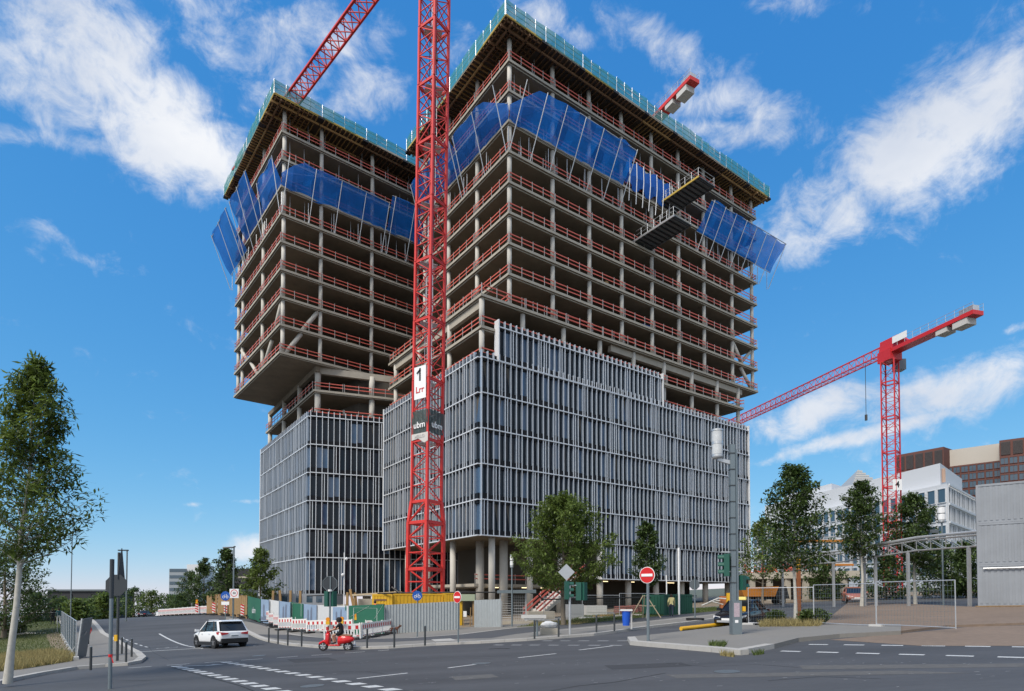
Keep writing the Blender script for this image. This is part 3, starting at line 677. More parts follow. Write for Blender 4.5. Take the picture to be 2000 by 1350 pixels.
# wrap of the two outermost nets round the far ends
Z = RTZ
root = thing('hanging_tarp', frR(20.5, 0, Z[6]), 'bright blue tarpaulin hanging in folds with pale ropes below the upper loading platform', 'tarpaulin'); m = MB(); pr = []
for i in range(25):
    s = 19.0 + 9.0 * i / 24; w = .18 * math.sin(i * 1.9); pr.append([frR(s, -.3 + w, Z[7] - .2 - .25 * math.sin(i * .7)) - root.location, frR(s, -.45 - w, Z[6] + 1.5) - root.location, frR(s, -.2 + w, Z[6] + .1 + .5 * math.sin(i * .9)) - root.location])
for a, b in zip(pr, pr[1:]):
    for j in range(2): m.quad(a[j], b[j], b[j + 1], a[j + 1])
m.build('tarp_sheet', bluetarp, root, smooth=True)
for i in range(7):
    s = 19.3 + 1.35 * i; m = MB(); m.path([frR(s, -.75, Z[7] - .3) - root.location, frR(s + .1, -.7, Z[6] + 1.2) - root.location, frR(s + rnd.uniform(-.3, .4), -.4, Z[5] + 1.4) - root.location], .06, 5); m.build('rope', white, root)
def platform(s, z, edge, label, width=3.4, out=6.5):
    root = thing('loading_platform', frR(s, 0, z), label, 'loading platform', 'steel loading platforms on the right-hand tower'); m = MB()
    m.box(0, width, -out, 1.5, -.08, 0); m.build('deck', signback, root, (0, 0, 0), T35); m = MB()
    k = 9
    for i in range(k): m.box(.05, width - .05, -out + .2 + i * out / k, -out + .34 + i * out / k, -.26, -.082)
    m.build('cross_beam', darkb, root, (0, 0, 0), T35)
    for x in (-.06, width - .04): m = MB(); m.box(x, x + .12, -out, 1.5, -.2, .05); m.build('side_beam', edge if x < 0 else signback, root, (0, 0, 0), T35)
    m = MB()
    for x in (0, width):
        for i in range(6): y = -out + .1 + i * out / 6; m.tube((x, y, 0), (x, y, 1.15), .03, 5)
        for zz in (.55, 1.1): m.tube((x, -out, zz), (x, 0, zz), .03, 5)
    for zz in (.55, 1.1): m.tube((0, -out, zz), (width, -out, zz), .03, 5)
    m.build('railing', steel, root, (0, 0, 0), T35)
platform(26.3, RTZ[6] + .5, yellowed, 'upper steel loading platform with yellow edge jutting out near the roof')
platform(21.2, RTZ[4] + .5, steel, 'lower steel loading platform with grey rails jutting out below the hanging tarpaulin')

# ------------------------------------------------------------------ tower cranes
def mast_mesh(h, s, bay, leg, seed=0, s2=None, mat_=None):
    m = MB(); s2 = s2 or s; k = max(1, round(h / bay)); C = lambda z, i: (((s + (s2 - s) * z / h) / 2) * (1, 1, -1, -1)[i], ((s + (s2 - s) * z / h) / 2) * (1, -1, -1, 1)[i], z)
    for i in range(4): m.bar(C(0, i), C(h, i), leg, leg)
    for j in range(k):
        z0, z1 = h * j / k, h * (j + 1) / k
        for i in range(4):
            a, b = i, (i + 1) % 4
            m.bar(C(z0 + .04, a), C(z0 + .04, b), leg * .34)
            p, q = (C(z0, a), C(z1, b)) if (j + i) % 2 else (C(z0, b), C(z1, a)); m.bar(p, q, leg * .34)
    for i in range(4): m.bar(C(h - .1, i), C(h - .1, (i + 1) % 4), leg * .7)
    return m.mesh('mast_section', mat_ or cranered)
def ladder(root, x, y, z0, z1):
    m = MB()
    for dx in (-.2, .2): m.bar((x + dx, y, z0), (x + dx, y, z1), .05)
    z = z0 + .3
    while z < z1: m.bar((x - .2, y, z), (x + .2, y, z), .035); z += .45
    m.bar((x - .9, y - .3, z1 - .2), (x + .7, y + .3, z1 - .2), 1.0, .05); m.build('ladder', steel, root)
def truss(root, name, p, q, w, h, bay, r, m_, ins=None):           # triangular jib: two bottom chords, one top chord
    p, q = Vector(p), Vector(q); d = (q - p).normalized(); L = (q - p).length; sd = d.cross(Vector((0, 0, 1))).normalized() * w / 2; up = Vector((0, 0, h)); seg = 10.0; s = 0
    while s < L - .1:
        e = min(L, s + seg); m = MB(); k = max(1, round((e - s) / bay))
        for o in (sd, -sd, up): m.bar(p + d * s + o, p + d * e + o, r * (1.3 if o is up else 1.1))
        for i in range(k):
            a, b = s + (e - s) * i / k, s + (e - s) * (i + 1) / k; c = (a + b) / 2
            for o in (sd, -sd): m.bar(p + d * a + o, p + d * c + up, r * .55); m.bar(p + d * c + up, p + d * b + o, r * .55)
            m.bar(p + d * a + sd, p + d * a - sd, r * .5); m.bar(p + d * a + sd, p + d * b - sd, r * .45)
        m.build(name, m_, root); s = e
B = D(829.5, 57, 0)
c1 = thing('tower_crane', B, 'tall red crane in front of both towers, its mast leaving the top of the picture', 'crane')
lean = .0125; RZ = R(55)
def sec(z0, h, s, s2=None, leg=.24, bay=1.45):
    o = obj('mast_section', cached(('mast', h, s, s2, leg), lambda: mast_mesh(h, s, bay, leg, s2=s2)), c1, (lean * z0, 0, z0)); o.rotation_euler = (0, math.atan(lean), RZ); return o
sec(.2, 5.2, 2.35, None, .30); sec(5.4, 4.4, 2.35, None, .30); sec(9.8, 2.0, 2.35, 1.98, .28)
z = 11.8
while z < 66: sec(z, 5.8, 1.98, None, .22, 1.45); z += 5.8
ztop = z
m = MB(); m.box(-2.6, 2.6, -2.6, 2.6, -.1, .2); m.build('base_slab', ballast, c1, (0, 0, 0), RZ)
for z0 in np.arange(.4, ztop - 3, 5.8): o = bpy.data.objects.new('x', None); bpy.data.objects.remove(o); ladder(c1, lean * z0 + rnd.uniform(-.2, .2), .1, z0, z0 + 5.6)
for z0 in np.arange(1, ztop - 2, 5.8): m = MB(); m.tube((lean * z0 + .35, -.5, z0), (lean * z0 + .35, -.5, z0 + 5.7), .05, 5); m.tube((lean * z0 - .45, .3, z0), (lean * z0 - .38, .3, z0 + 5.7), .035, 5); m.build('power_cable', black if int(z0) % 2 else steel, c1)
tp = Vector((lean * ztop, 0, ztop)); jd = Vector((-.70, .715, 0))
m = MB(); m.box(-1.3, 1.3, -1.3, 1.3, ztop - .3, ztop + 1.2); m.build('slewing_ring', cranered, c1, (lean * ztop, 0, 0), RZ)
truss(c1, 'jib_section', tp + Vector((0, 0, 1.0)) + jd * 1, tp + Vector((0, 0, 1.0)) + jd * 52, 1.9, 1.9, 1.7, .2, cranered)
truss(c1, 'counter_jib_section', tp + Vector((0, 0, 1.0)) - jd * 1, tp + Vector((0, 0, 1.0)) - jd * 14, 1.9, 1.2, 1.7, .2, cranered)
m = MB(); m.box(-1, 1, -1.2, 1.2, ztop - 1.6, ztop + 1.0); m.build('counterweight', ballast, c1, (-jd.x * 13 + lean * ztop, -jd.y * 13, 0), R(-45))
m = MB(); m.box(-.7, .7, -.8, .8, 0, 1.9); m.build('cab', white, c1, (lean * ztop + 1.9, -.6, ztop - .6))
tk = tp + jd * 9.5; m = MB(); m.box(-.9, .9, -.7, .7, .55, .9); m.build('trolley', signback, c1, (tk.x, tk.y, ztop + .1), R(-45))
m = MB(); m.box(-.22, .22, -.15, .15, 0, .5); m.build('floodlight', black, c1, (1.0, -1.15, 54))
# board and banners wrapped round the mast: panels on its two visible faces
def mface(z, side, off=1.12):                                  # centre of a face of the mast, its outward direction
    a = RZ + (math.pi if side == 'l' else math.pi * 1.5); n = Vector((math.cos(a), math.sin(a), 0)); return Vector((lean * z, 0, z)) + n * off, n
c, n = mface(23.0, 'l'); t = n.cross(Vector((0, 0, 1)))
board = MB(); board.hexa(*[[c + Vector((0, 0, zz)) + t * aa + n * bb for aa, bb in ((-.75, 0), (.75, 0), (.75, .05), (-.75, .05))] for zz in (-1.55, 1.55)]); bo = board.build('number_board', signwhite, c1)
yaw = math.atan2(n.y, n.x) + math.pi / 2
textmesh('number_text', '1', 1.7, poledark, bo, c + n * .07 + Vector((0, 0, .7)), (R(90), 0, yaw)); m = MB(); m.bar(c + n * .08 + t * .1 + Vector((0, 0, 1.24)), c + n * .08 - t * .36 + Vector((0, 0, .9)), .2, .03) if (t.x > 0) else m.bar(c + n * .08 - t * .1 + Vector((0, 0, 1.24)), c + n * .08 + t * .36 + Vector((0, 0, .9)), .2, .03); m.build('number_text', poledark, bo); textmesh('logo_text', 'Lrr', .85, signred, bo, c + n * .07 + Vector((0, 0, -.7)), (R(90), 0, yaw))
for side in 'lr':
    c, n = mface(19.3, side, 1.08); t = n.cross(Vector((0, 0, 1))); m = MB(); g = [[c + t * (-1.05 + 2.1 * i / 6) + Vector((0, 0, zz - .12 * math.sin(i * math.pi / 6) * (j == 0))) + n * (.05 * math.sin(i * 2.3 + j)) for i in range(7)] for j, zz in enumerate((-1.05, 0, 1.05))]
    for j in range(2):
        for i in range(6): m.quad(g[j][i], g[j][i + 1], g[j + 1][i + 1], g[j + 1][i])
    b_ = m.build('banner', mat('banner_green', (.03, .05, .045), .6, alpha=.88), c1)
    yaw = math.atan2(n.y, n.x) + math.pi / 2; textmesh('banner_text', 'ubm', .85, signwhite, b_, c + n * .1 + Vector((0, 0, -.35)), (R(90), 0, yaw))
    if side == 'l':
        m = MB(); m.poly([c + n * .04 + t * a + Vector((0, 0, zz)) for a, zz in ((-1.05, -1.12), (1.05, -1.12), (1.05, -1.7), (.2, -1.6), (-.6, -2.1), (-1.05, -1.95))]); b2 = m.build('banner', mat('banner_white', (.6, .58, .55), .6, alpha=.93), c1)
        textmesh('banner_text', 'HELLO', .42, ballast, b2, c + n * .08 + Vector((0, 0, -1.42)), (R(90), 0, yaw))

def flat_top(name, base, zj, jdir, jl, cl, label, mh=None, s=2.0, red=None, seed=0):
    c = thing(name, base, label, 'crane'); zt = zj - base.z; red = red or cranered2; jdir = Vector(jdir).normalized(); ra = math.atan2(jdir.y, jdir.x); z = 0
    while z < zt - 1.6:
        h = min(5.9, zt - 1.4 - z); obj('mast_section', cached(('m2', round(h, 2), s), lambda: mast_mesh(h, s, 1.5, .19, mat_=red)), c, (0, 0, z), R(38)); z += h
    m = MB(); m.box(-1.3, 1.3, -1.2, 1.2, zt - 1.5, zt + .3); m.build('slewing_ring', red, c, (0, 0, 0), ra)
    truss(c, 'jib_section', Vector((0, 0, zt)) + jdir * 1.2, Vector((0, 0, zt)) + jdir * jl, 1.5, 1.7, 1.8, .15, red)
    m = MB(); m.box(-cl, -1, -1.0, 1.0, zt - .34, zt + .28); m.hexa(((-4, -.6, zt + .35), (1.4, -.6, zt + .35), (1.4, .6, zt + .35), (-4, .6, zt + .35)), ((-2, -.5, zt + 2.3), (1.4, -.5, zt + 2.3), (1.4, .5, zt + 2.3), (-2, .5, zt + 2.3))); m.build('counter_jib', red, c, (0, 0, 0), ra)
    for a in (0, 1): m = MB(); m.box(-cl + 1.0 + a * 3.1, -cl + 3.2 + a * 2.7, -.9, .9, zt - 1.3 + .2 * a, zt - .36); m.build('counterweight', ballast, c, (0, 0, 0), ra)
    m = MB()
    for y in (-.95, .95):
        for zz in (.9, 1.4): m.tube((-cl, y, zt + zz), (-3.5, y, zt + zz), .03, 5)
        k = int(cl / 1.4)
        for i in range(k): m.tube((-cl + i * 1.4, y, zt + .3), (-cl + i * 1.4, y, zt + 1.4), .03, 5)
    m.build('walkway_railing', steel, c, (0, 0, 0), ra)
    m = MB(); m.box(-cl + .3, -cl + 2.4, -.6, .6, zt + .36, zt + 1.2); m.build('winch', steel, c, (0, 0, 0), ra)
    return c, zt, ra, jdir
base = D(1745, 100, 0)
c4, zt, ra, jd4 = flat_top('tower_crane', base, W(1745, 690, 100).z, W(1445, 828, 141) - W(1745, 690, 100), 62, 15, 'whole red flat-top crane on the right with number 4 plate')
m = MB(); m.box(-1.5, 0, .9, 2.3, zt - 2.6, zt - .8); m.build('cab', signback, c4, (3.0, -.6, 0), 0)
m = MB(); m.box(1.5, 4.2, -1.0, -.94, zt + .9, zt + 2.0); m.build('company_board', signwhite, c4, (0, 0, 0), ra + math.pi)
m = MB(); m.tube((jd4 * 5).to_tuple()[:2] + (zt,), (jd4 * 5).to_tuple()[:2] + (zt - 9,), .05, 5); m.tube((jd4 * 5).to_tuple()[:2] + (zt - 9,), (jd4 * 5).to_tuple()[:2] + (zt - 10,), .22, 8); m.build('hook_cable', poledark, c4)
m = MB(); m.box(-.75, .75, -1.5, -1.46, 16.9, 18.7); pl = m.build('number_plate', signwhite, c4); textmesh('number_text', '4', 1.5, black, pl, (0, -1.52, 17.8), (R(90), 0, 0))
p1, p2 = W(1315, 172, 97), W(1375, 132, 91); jdr = (p1 - p2); jdr.z = 0; jdr.normalize(); zr = 85.5; tip = W(1366, 145, 92.5)
b3 = Vector((tip.x, tip.y, 0)) + jdr * 22; b3.z = 68.45 + .05
c3, *_ = flat_top('tower_crane', b3, tip.z, jdr, 40, 21, 'crane of which only the red counter-jib shows above the right-hand tower roof', s=2.0, red=cranered)

# ------------------------------------------------------------------ street poles, signs, lamps
def octagon(m, c, r, th, mi=0): m.cyl(c, r, th, 8, (0, -1, 0), mi, math.pi / 8)
def pole_thing(name, p, h, label, cat, r=.045, m_=polegrey, group=None):
    t = thing(name, p, label, cat, group); mb = MB(); mb.tube((0, 0, 0), (0, 0, h), r, 10); mb.build('pole', m_, t, smooth=False); return t
def round_sign(t, z, r, kind, y=-.06, x=0, rz=0):
    m = MB(); m.cyl((x, y, z), r, .02, 28, (0, -1, 0)); d = m.build('sign_plate', signwhite if kind != 'blue' else signblue, t, (0, 0, 0), rz)
    m = MB()
    if kind == 'noentry':
        m.cyl((x, y - .012, z), r * .93, .01, 28, (0, -1, 0)); m.build('red_disc', signred, d); m = MB(); m.box(x - r * .72, x + r * .72, y - .03, y - .018, z - r * .16, z + r * .16); m.build('white_bar', signwhite, d)
    if kind == 'blue':
        for wx in (-.38, .38):
            for k in range(14):
                a, b = 2 * math.pi * k / 14, 2 * math.pi * (k + 1) / 14; P = lambda q, rr: (x + wx * r + rr * r * math.cos(q), y - .014, z - .2 * r + rr * r * math.sin(q))
                m.quad(P(a, .2), P(b, .2), P(b, .28), P(a, .28))
        for (ax, az, bx, bz) in ((-.38, -.2, -.12, .25), (-.12, .25, .3, .22), (.3, .22, .38, -.2), (-.05, -.2, .3, .22), (-.38, -.2, -.05, -.2), (-.05, -.2, -.15, .34), (.3, .22, .24, .42)): m.bar((x + ax * r, y - .014, z + az * r), (x + bx * r, y - .014, z + bz * r), .06 * r, .008)
        m.build('bicycle_symbol', signwhite, d)
    return d
def signal_head(t, x, y, z, face, n=3, w=.30, name='signal_head'):                        # face: angle the lenses look towards
    h = .32 * n; m = MB(); m.box(-w / 2, w / 2, -.11, .11, 0, h); hd = m.build(name, tlgreen, t, (x, y, z), face)
    for i in range(n):
        m = MB(); zc = .16 + .32 * i; m.cyl((0, -.125, zc), .105, .03, 14, (0, -1, 0)); m.build('lens', black, hd)
        m = MB(); k = 10
        for j in range(k):
            a, b = math.pi * (-.1 + 1.2 * j / k), math.pi * (-.1 + 1.2 * (j + 1) / k); P = lambda q, yy: (.125 * math.cos(q), yy, zc + .125 * math.sin(q)); m.quad(P(a, -.11), P(b, -.11), P(b, -.36), P(a, -.36))
        m.build('visor', tlgreen, hd)
    return hd
t = pole_thing('no_entry_sign', G(1266, 1252, .16), 3.05, 'large red no entry sign on a grey pole at the tip of the traffic island', 'sign', .06); round_sign(t, 2.70, .34, 'noentry', rz=R(-38))
t = pole_thing('no_entry_sign', G(895, 1255, .12), 2.42, 'round red no entry sign on a thin pole beside the gap in the corrugated fence', 'sign', .035); round_sign(t, 2.25, .30, 'noentry', rz=R(-45))
t = pole_thing('cycle_path_sign', G(815, 1244, .12), 2.6, 'round blue cycle path sign on a grey pole in front of the corrugated fence', 'sign', .04); round_sign(t, 2.5, .30, 'blue')
t = pole_thing('cycle_path_sign', D(441, 54, .1), 3.0, 'round blue cycle sign with a white plate beneath, beside the street lamp by the beacons', 'sign', .04); round_sign(t, 2.55, .42, 'blue'); m = MB(); m.box(-.35, .35, -.08, -.06, 1.75, 2.05); m.build('extra_plate', signwhite, t)
# 30 zone sign on the street lamp
lamp = D(456, 55, .05); t = pole_thing('street_lamp', lamp, 7.0, 'grey street lamp with a flat head, carrying the square 30 zone sign', 'street lamp', .07); m = MB(); m.hexa(((-.2, -.12, 6.90), (.1, -.12, 7.00), (.1, .12, 7.00), (-.2, .12, 6.90)), ((-.2, -.1, 6.98), (.1, -.1, 7.10), (.1, .1, 7.10), (-.2, .1, 6.98))); m.hexa(((-1.0, -.14, 6.90), (-.2, -.12, 6.90), (-.2, .12, 6.90), (-1.0, .14, 6.90)), ((-1.0, -.1, 7.00), (-.2, -.1, 7.02), (-.2, .1, 7.02), (-1.0, .1, 7.00))); m.build('lamp_head', signdark, t)
t = thing('speed_sign', lamp + Vector((.12, -.1, 2.3)), 'square white 30 zone sign with a red ring fixed to the street lamp', 'sign'); m = MB(); m.box(-.42, .42, -.03, 0, 0, .84); pl = m.build('sign_plate', signwhite, t); m = MB()
for k in range(24):
    a, b = 2 * math.pi * k / 24, 2 * math.pi * (k + 1) / 24; P = lambda q, rr: (rr * math.cos(q), -.035, .45 + rr * math.sin(q)); m.quad(P(a, .27), P(b, .27), P(b, .33), P(a, .33))
m.build('red_ring', signred, pl); textmesh('number_text', '30', .3, black, pl, (0, -.036, .45), (R(90), 0, 0)); m = MB(); m.box(-.02, .1, 0, .07, .3, .5); m.build('bracket', steel, t)
# stop sign seen from behind with its signals, in the middle left
p = D(645, 37, .1); t = pole_thing('traffic_light', p, 3.6, 'traffic light with green housings in front of the hoarding, under the dark octagonal sign back', 'traffic light', .05); signal_head(t, -.2, .05, 2.12, R(150)); signal_head(t, .2, .1, 2.12, R(235)); m = MB(); m.cyl((0, 0, 3.12), .14, .12, 10, (0, 0, 1)); m.build('cap', white, t)
t = thing('stop_sign', p + Vector((0, -.05, 3.12)), 'dark back of an octagonal sign above the traffic light in front of the hoarding', 'sign'); m = MB(); octagon(m, (0, 0, .42), .47, .02); m.build('sign_plate', signdark, t); m = MB(); m.bar((.03, -.03, -.05), (.03, -.03, .88), .06); m.build('pole_stub', polegrey, t); m = MB()
for k in range(8):
    a, b = math.pi / 8 + k * math.pi / 4, math.pi / 8 + (k + 1) * math.pi / 4; m.bar((.47 * math.cos(a), -.013, .42 + .47 * math.sin(a)), (.47 * math.cos(b), -.013, .42 + .47 * math.sin(b)), .025)
m.build('plate_rim', polegrey, t)
# priority sign back with signals by the tree
p = G(1113, 1239, .12); t = pole_thing('traffic_light', p, 2.6, 'traffic light on a pale pole beside the round street tree, under the diamond sign', 'traffic light', .06, steel); signal_head(t, -.16, 0, 1.85, R(95)); signal_head(t, .5, .1, 1.8, R(160)); signal_head(t, .78, .15, 1.8, R(230)); m = MB(); m.bar((-.1, 0, 2.6), (.8, .12, 2.6), .05); m.build('bracket', steel, t)
t = thing('priority_sign', p + Vector((-.18, -.05, 2.55)), 'grey back of a diamond-shaped sign above the traffic light by the round tree', 'sign'); m = MB(); m.cyl((0, 0, .75), .44, .02, 4, (0, -1, 0)); m.build('sign_plate', steel, t); m = MB(); m.bar((0, .03, -.5), (0, .03, 1.15), .07); m.bar((0, .0, -.2), (.18, .05, -.2), .05); m.build('pole_stub', polegrey, t)
p = D(1357, 40, .14); t = pole_thing('stop_sign', p, 2.8, 'grey back of an octagonal sign at the verge beside the green container', 'sign', .05); m = MB(); octagon(m, (0, .05, 2.35), .36, .02); m.build('sign_plate', signback, t); m = MB(); m.cyl((0, 0, .05), .6, .12, 12, (0, 0, 1)); m.build('rubber_foot', rubber, t)
# near left: plain pole in front, a signal mast with sign backs behind
t = pole_thing('sign_pole', D(218, 18.6, 0), 4.0, 'thick grey pole with red tape at the bottom left, nearest to the viewer', 'pole', .055); m = MB(); m.lathe([(.058, 2.8), (.062, 2.82), (.062, 4.02), (0, 4.03)], 10); m.build('dark_sleeve', signdark, t); m = MB(); m.lathe([(.057, .98), (.06, 1.0), (.06, 1.05), (.057, 1.07)], 10); m.hexa(((.05, -.04, 1.0), (.09, -.04, .8), (.12, -.03, .8), (.06, -.03, 1.0)), ((.05, -.05, 1.04), (.1, -.05, .86), (.15, -.05, .78), (.06, -.05, 1.04))); m.build('red_tape', signred, t)
t = pole_thing('stop_sign', G(229, 1291, .12), 5.2, 'dark octagonal sign back on the pole behind the near grey pole at the left kerb', 'sign', .06, poledark); m = MB(); octagon(m, (-.05, -.09, 3.62), .55, .02); m.build('sign_plate', signdark, t); m = MB(); m.hexa(((.02, -.16, 3.9), (.22, .1, 3.9), (.24, .1, 3.9), (.04, -.16, 3.9)), ((.12, -.02, 5.4), (.14, 0, 5.4), (.15, 0, 5.4), (.13, -.02, 5.4))); m.build('triangular_plate', signdark, t); m = MB(); m.box(-.1, .04, -.12, -.04, .95, 1.25); m.build('request_button', beacon_y, t)
# lamps with cylindrical lantern
def lantern_lamp(p, h, label, r, lr, lh, arm=0.0, square=False, foot=None):
    t = thing('street_lamp', p, label, 'street lamp'); m = MB()
    if square: m.box(-r, r, -r, r, 0, h); m.box(-r * .5, r * 1.2, r, r * 1.5, foot, h * .995, 0)
    else: m.tube((0, 0, 0), (0, 0, h), r, 10)
    m.build('pole', polegrey, t); x = -arm; m = MB()
    m.lathe([(0, 0), (lr * .9, 0), (lr * .9, .05), (lr, .06), (lr, lh * .14)], 18, (x, 0, h - (lh * .1 if arm else 0)), 0); m.lathe([(lr, lh * .9), (lr, lh * .97), (0, lh)], 18, (x, 0, h - (lh * .1 if arm else 0)), 0); m.build('lantern_frame', steel, t)
    for i in range(2): m = MB(); z0 = lh * (.16 + .38 * i); m.lathe([(lr * .96, z0), (lr * .96, z0 + lh * .33)], 18, (x, 0, h - (lh * .1 if arm else 0))); m.build('lantern_glass', white, t, smooth=True); m = MB(); m.lathe([(lr * 1.0, z0 + lh * .06), (lr * 1.0, z0 + lh * .28)], 6, (x, 0, h - (lh * .1 if arm else 0))); m.build('reflector', lampclear, t)
    if arm: m = MB(); m.bar((0, 0, h - lh * .12), (x, 0, h - lh * .12), .14, .22); m.build('arm', steel, t)
    return t
p = G(1437, 1239, .16); hz = 1240
t = thing('street_lamp', p, 'big street lamp on a square stickered post, its white lantern on a short arm', 'street lamp'); m = MB(); m.box(-.2, .2, -.2, .2, 0, 1.45); m.build('post_base', polegrey, t); m = MB(); m.box(-.2, -.0, -.12, .1, 1.45, 8.2); m.build('post', polegrey, t); m = MB(); m.box(.04, .13, -.05, .08, 1.45, 8.0); m.build('post', polegrey, t)
lx, lz, lr, lh = -.72, 7.62, .235, 1.25; m = MB(); m.lathe([(0, 0), (lr * .9, 0), (lr, .06), (lr, .16)], 20, (lx, 0, lz)); m.lathe([(lr * 1.02, lh * .94), (lr * 1.02, lh), (0, lh + .02)], 20, (lx, 0, lz)); m.lathe([(lr, lh * .48), (lr, lh * .58)], 20, (lx, 0, lz)); m.build('lantern_frame', steel, t)
for i in range(2):
    z0 = lz + .17 + i * .56; m = MB(); m.lathe([(lr * .96, 0), (lr * .96, .44)], 20, (lx, 0, z0)); m.build('lantern_glass', mat('lantern_glass', (.72, .74, .75), .2, alpha=.72), t, smooth=True); m = MB(); m.lathe([(lr * .3, 0), (lr * .6, .2), (lr * .3, .42)], 12, (lx, 0, z0)); m.build('reflector', steel, t)
m = MB(); m.hexa(((-.2, -.07, 7.35), (-.2, .07, 7.35), (lx, .07, 7.5), (lx, -.07, 7.5)), ((-.2, -.07, 7.52), (-.2, .07, 7.52), (lx, .07, 7.62), (lx, -.07, 7.62))); m.build('arm', steel, t)
for k in range(9): m = MB(); m.box(-.22, .0, -.14, .12, 2.2 + k * .7, 2.24 + k * .7); m.build('clamp', poledark, t)
for (a, b, c2, d2, mm) in ((-.14, .1, .75, 1.35, mat('sticker_pink', (.42, .34, .38), .6, var=.4, scale=18)), (-.1, .04, .5, .62, signwhite)): m = MB(); m.box(a, b, -.206, -.2, c2, d2); m.build('sticker', mm, t)
t2 = thing('traffic_light', p + Vector((0, 0, 2.4)), 'traffic light with green housings hung on the big square lamp post', 'traffic light'); signal_head(t2, -.38, -.05, .1, R(250)); signal_head(t2, -.3, .15, .1, R(160)); signal_head(t2, .32, .1, -.5, R(120), 2); m = MB(); m.bar((-.6, 0, 1.15), (.4, 0, 1.15), .05); m.bar((-.6, 0, .3), (.3, 0, .3), .05); m.build('bracket', steel, t2); m = MB(); m.box(.22, .34, -.26, -.12, -1.4, -1.2); m.build('request_button', beacon_y, t2)
p = G(1000, 1224, .12); lantern_lamp(p, 4.3, 'slim grey street lamp with white lantern standing in front of the turnstile', .06, .14, .95)
p = D(1842, 45, 0); t = lantern_lamp(p, 6.3, 'street lamp with white lantern in front of the white office building on the right', .06, .25, 1.3); m = MB(); m.box(-.85, -.3, -.1, .1, 5.5, 5.75); m.bar((-.35, 0, 5.4), (0, 0, 5.2), .06); m.build('floodlight', signback, t)
t = pole_thing('street_lamp', D(247, 62, 0), 7.4, 'small distant street lamp with flat head, left behind the dark octagonal sign', 'street lamp', .07); m = MB(); m.box(-.9, .1, -.12, .12, 7.3, 7.42); m.build('lamp_head', signdark, t)
t = pole_thing('flag_pole', D(139, 80, 0), 12.0, 'tall thin pole far left above the distant trees', 'pole', .06)
t = pole_thing('camera_mast', D(672, 52, 0), 6.6, 'thin white mast with two small camera balls behind the hoarding', 'mast', .045, white); m = MB(); m.lathe([(0, 0), (.12, .1), (.13, .2), (0, .3)], 10, (.18, 0, 5.9)); m.build('camera_ball', white, t); m = MB(); m.lathe([(0, 0), (.13, .1), (.14, .2), (0, .3)], 10, (-.1, -.1, 4.5)); m.build('camera_ball', white, t)
for i, (px, dd, h, lab) in enumerate(((1326, 50, 5.6, 'thick white pole rising behind the green container'), (1302, 51, 3.4, 'short thin white pole left of the thick one behind the green container'))): pole_thing('site_pole', D(px, dd, .1), h, lab, 'pole', .09 if i == 0 else .05, white)

# ------------------------------------------------------------------ bollards
def bollard_tree():
    t = thing('bollard', (0, 0, 0), 'x', 'bollard', 'grey bollards along the kerbs'); m = MB(); m.tube((0, 0, 0), (0, 0, .93), .048, 12); m.build('post', poledark, t); m = MB(); m.lathe([(.05, .93), (.046, .95), (0, .955)], 12); m.build('cap', polegrey, t); return t
bol = None
for px, py, lab in ((177, 1309, 'single bollard at the left street corner beside the grass, with nothing next to it'), (246, 1294, 'nearest of three bollards right of the near grey pole'), (238, 1277, 'bollard at the back of the three right of the near grey pole'), (257, 1283, 'rightmost of the three bollards right of the near grey pole'),
    (525, 1255, 'first bollard right of the white car'), (543, 1258, 'second bollard right of the white car'), (562, 1261, 'third bollard right of the white car'), (589, 1263, 'fourth bollard right of the white car, next before the scooter'), (717, 1266, 'first bollard behind the scooter'), (770, 1265, 'bollard in front of the brown dog, with a pale cap'), (830, 1261, 'bollard between the blue cycle sign and the thin no entry sign'),
    (1044, 1248, 'bollard in front of the grey trestle by the turnstile'), (1091, 1244, 'bollard just left of the traffic light by the round tree'), (1165, 1236, 'bollard right of the traffic light by the round tree'), (1200, 1233, 'bollard just left of the blue litter bin')):
    if bol is None: bol = bollard_tree(); b = bol; b.location = G(px, py, .12)
    else: b = copy_tree(bol, G(px, py, .12))
    b['label'] = lab

# ------------------------------------------------------------------ hoardings, barriers, containers
def lerp_px(tbl, px):
    tbl = sorted(tbl)
    for (a, da), (b, db) in zip(tbl, tbl[1:]):
        if a <= px <= b: return da + (db - da) * (px - a) / (b - a)
    return tbl[0][1] if px < tbl[0][0] else tbl[-1][1]
HD = [(400, 68), (487, 58), (510, 54), (750, 41.5)]
def board(px0, px1, m_, label, h=2.1, off=.0, cat='hoarding', group='printed boards round the building site'):
    a, b = D(px0, lerp_px(HD, px0) + off, .1), D(px1, lerp_px(HD, px1) - off * .3, .1); t = thing('hoarding_board', a, label, cat, group); d = b - a; L = Vector((d.x, d.y)).length; ang = math.atan2(d.y, d.x); dz = d.z
    m = MB(); m.hexa(((0, 0, 0), (L - .02, 0, dz), (L - .02, .05, dz), (0, .05, 0)), ((0, 0, h), (L - .02, 0, dz + h), (L - .02, .05, dz + h), (0, .05, h))); bd = m.build('board', m_, t, (0, 0, 0), ang)
    for x in (.05, L - .1): m = MB(); m.box(x - .04, x + .04, .05, .13, -.1, h - .05); m.build('post', steel, t, (0, 0, 0), ang)
    return t, bd, L, ang
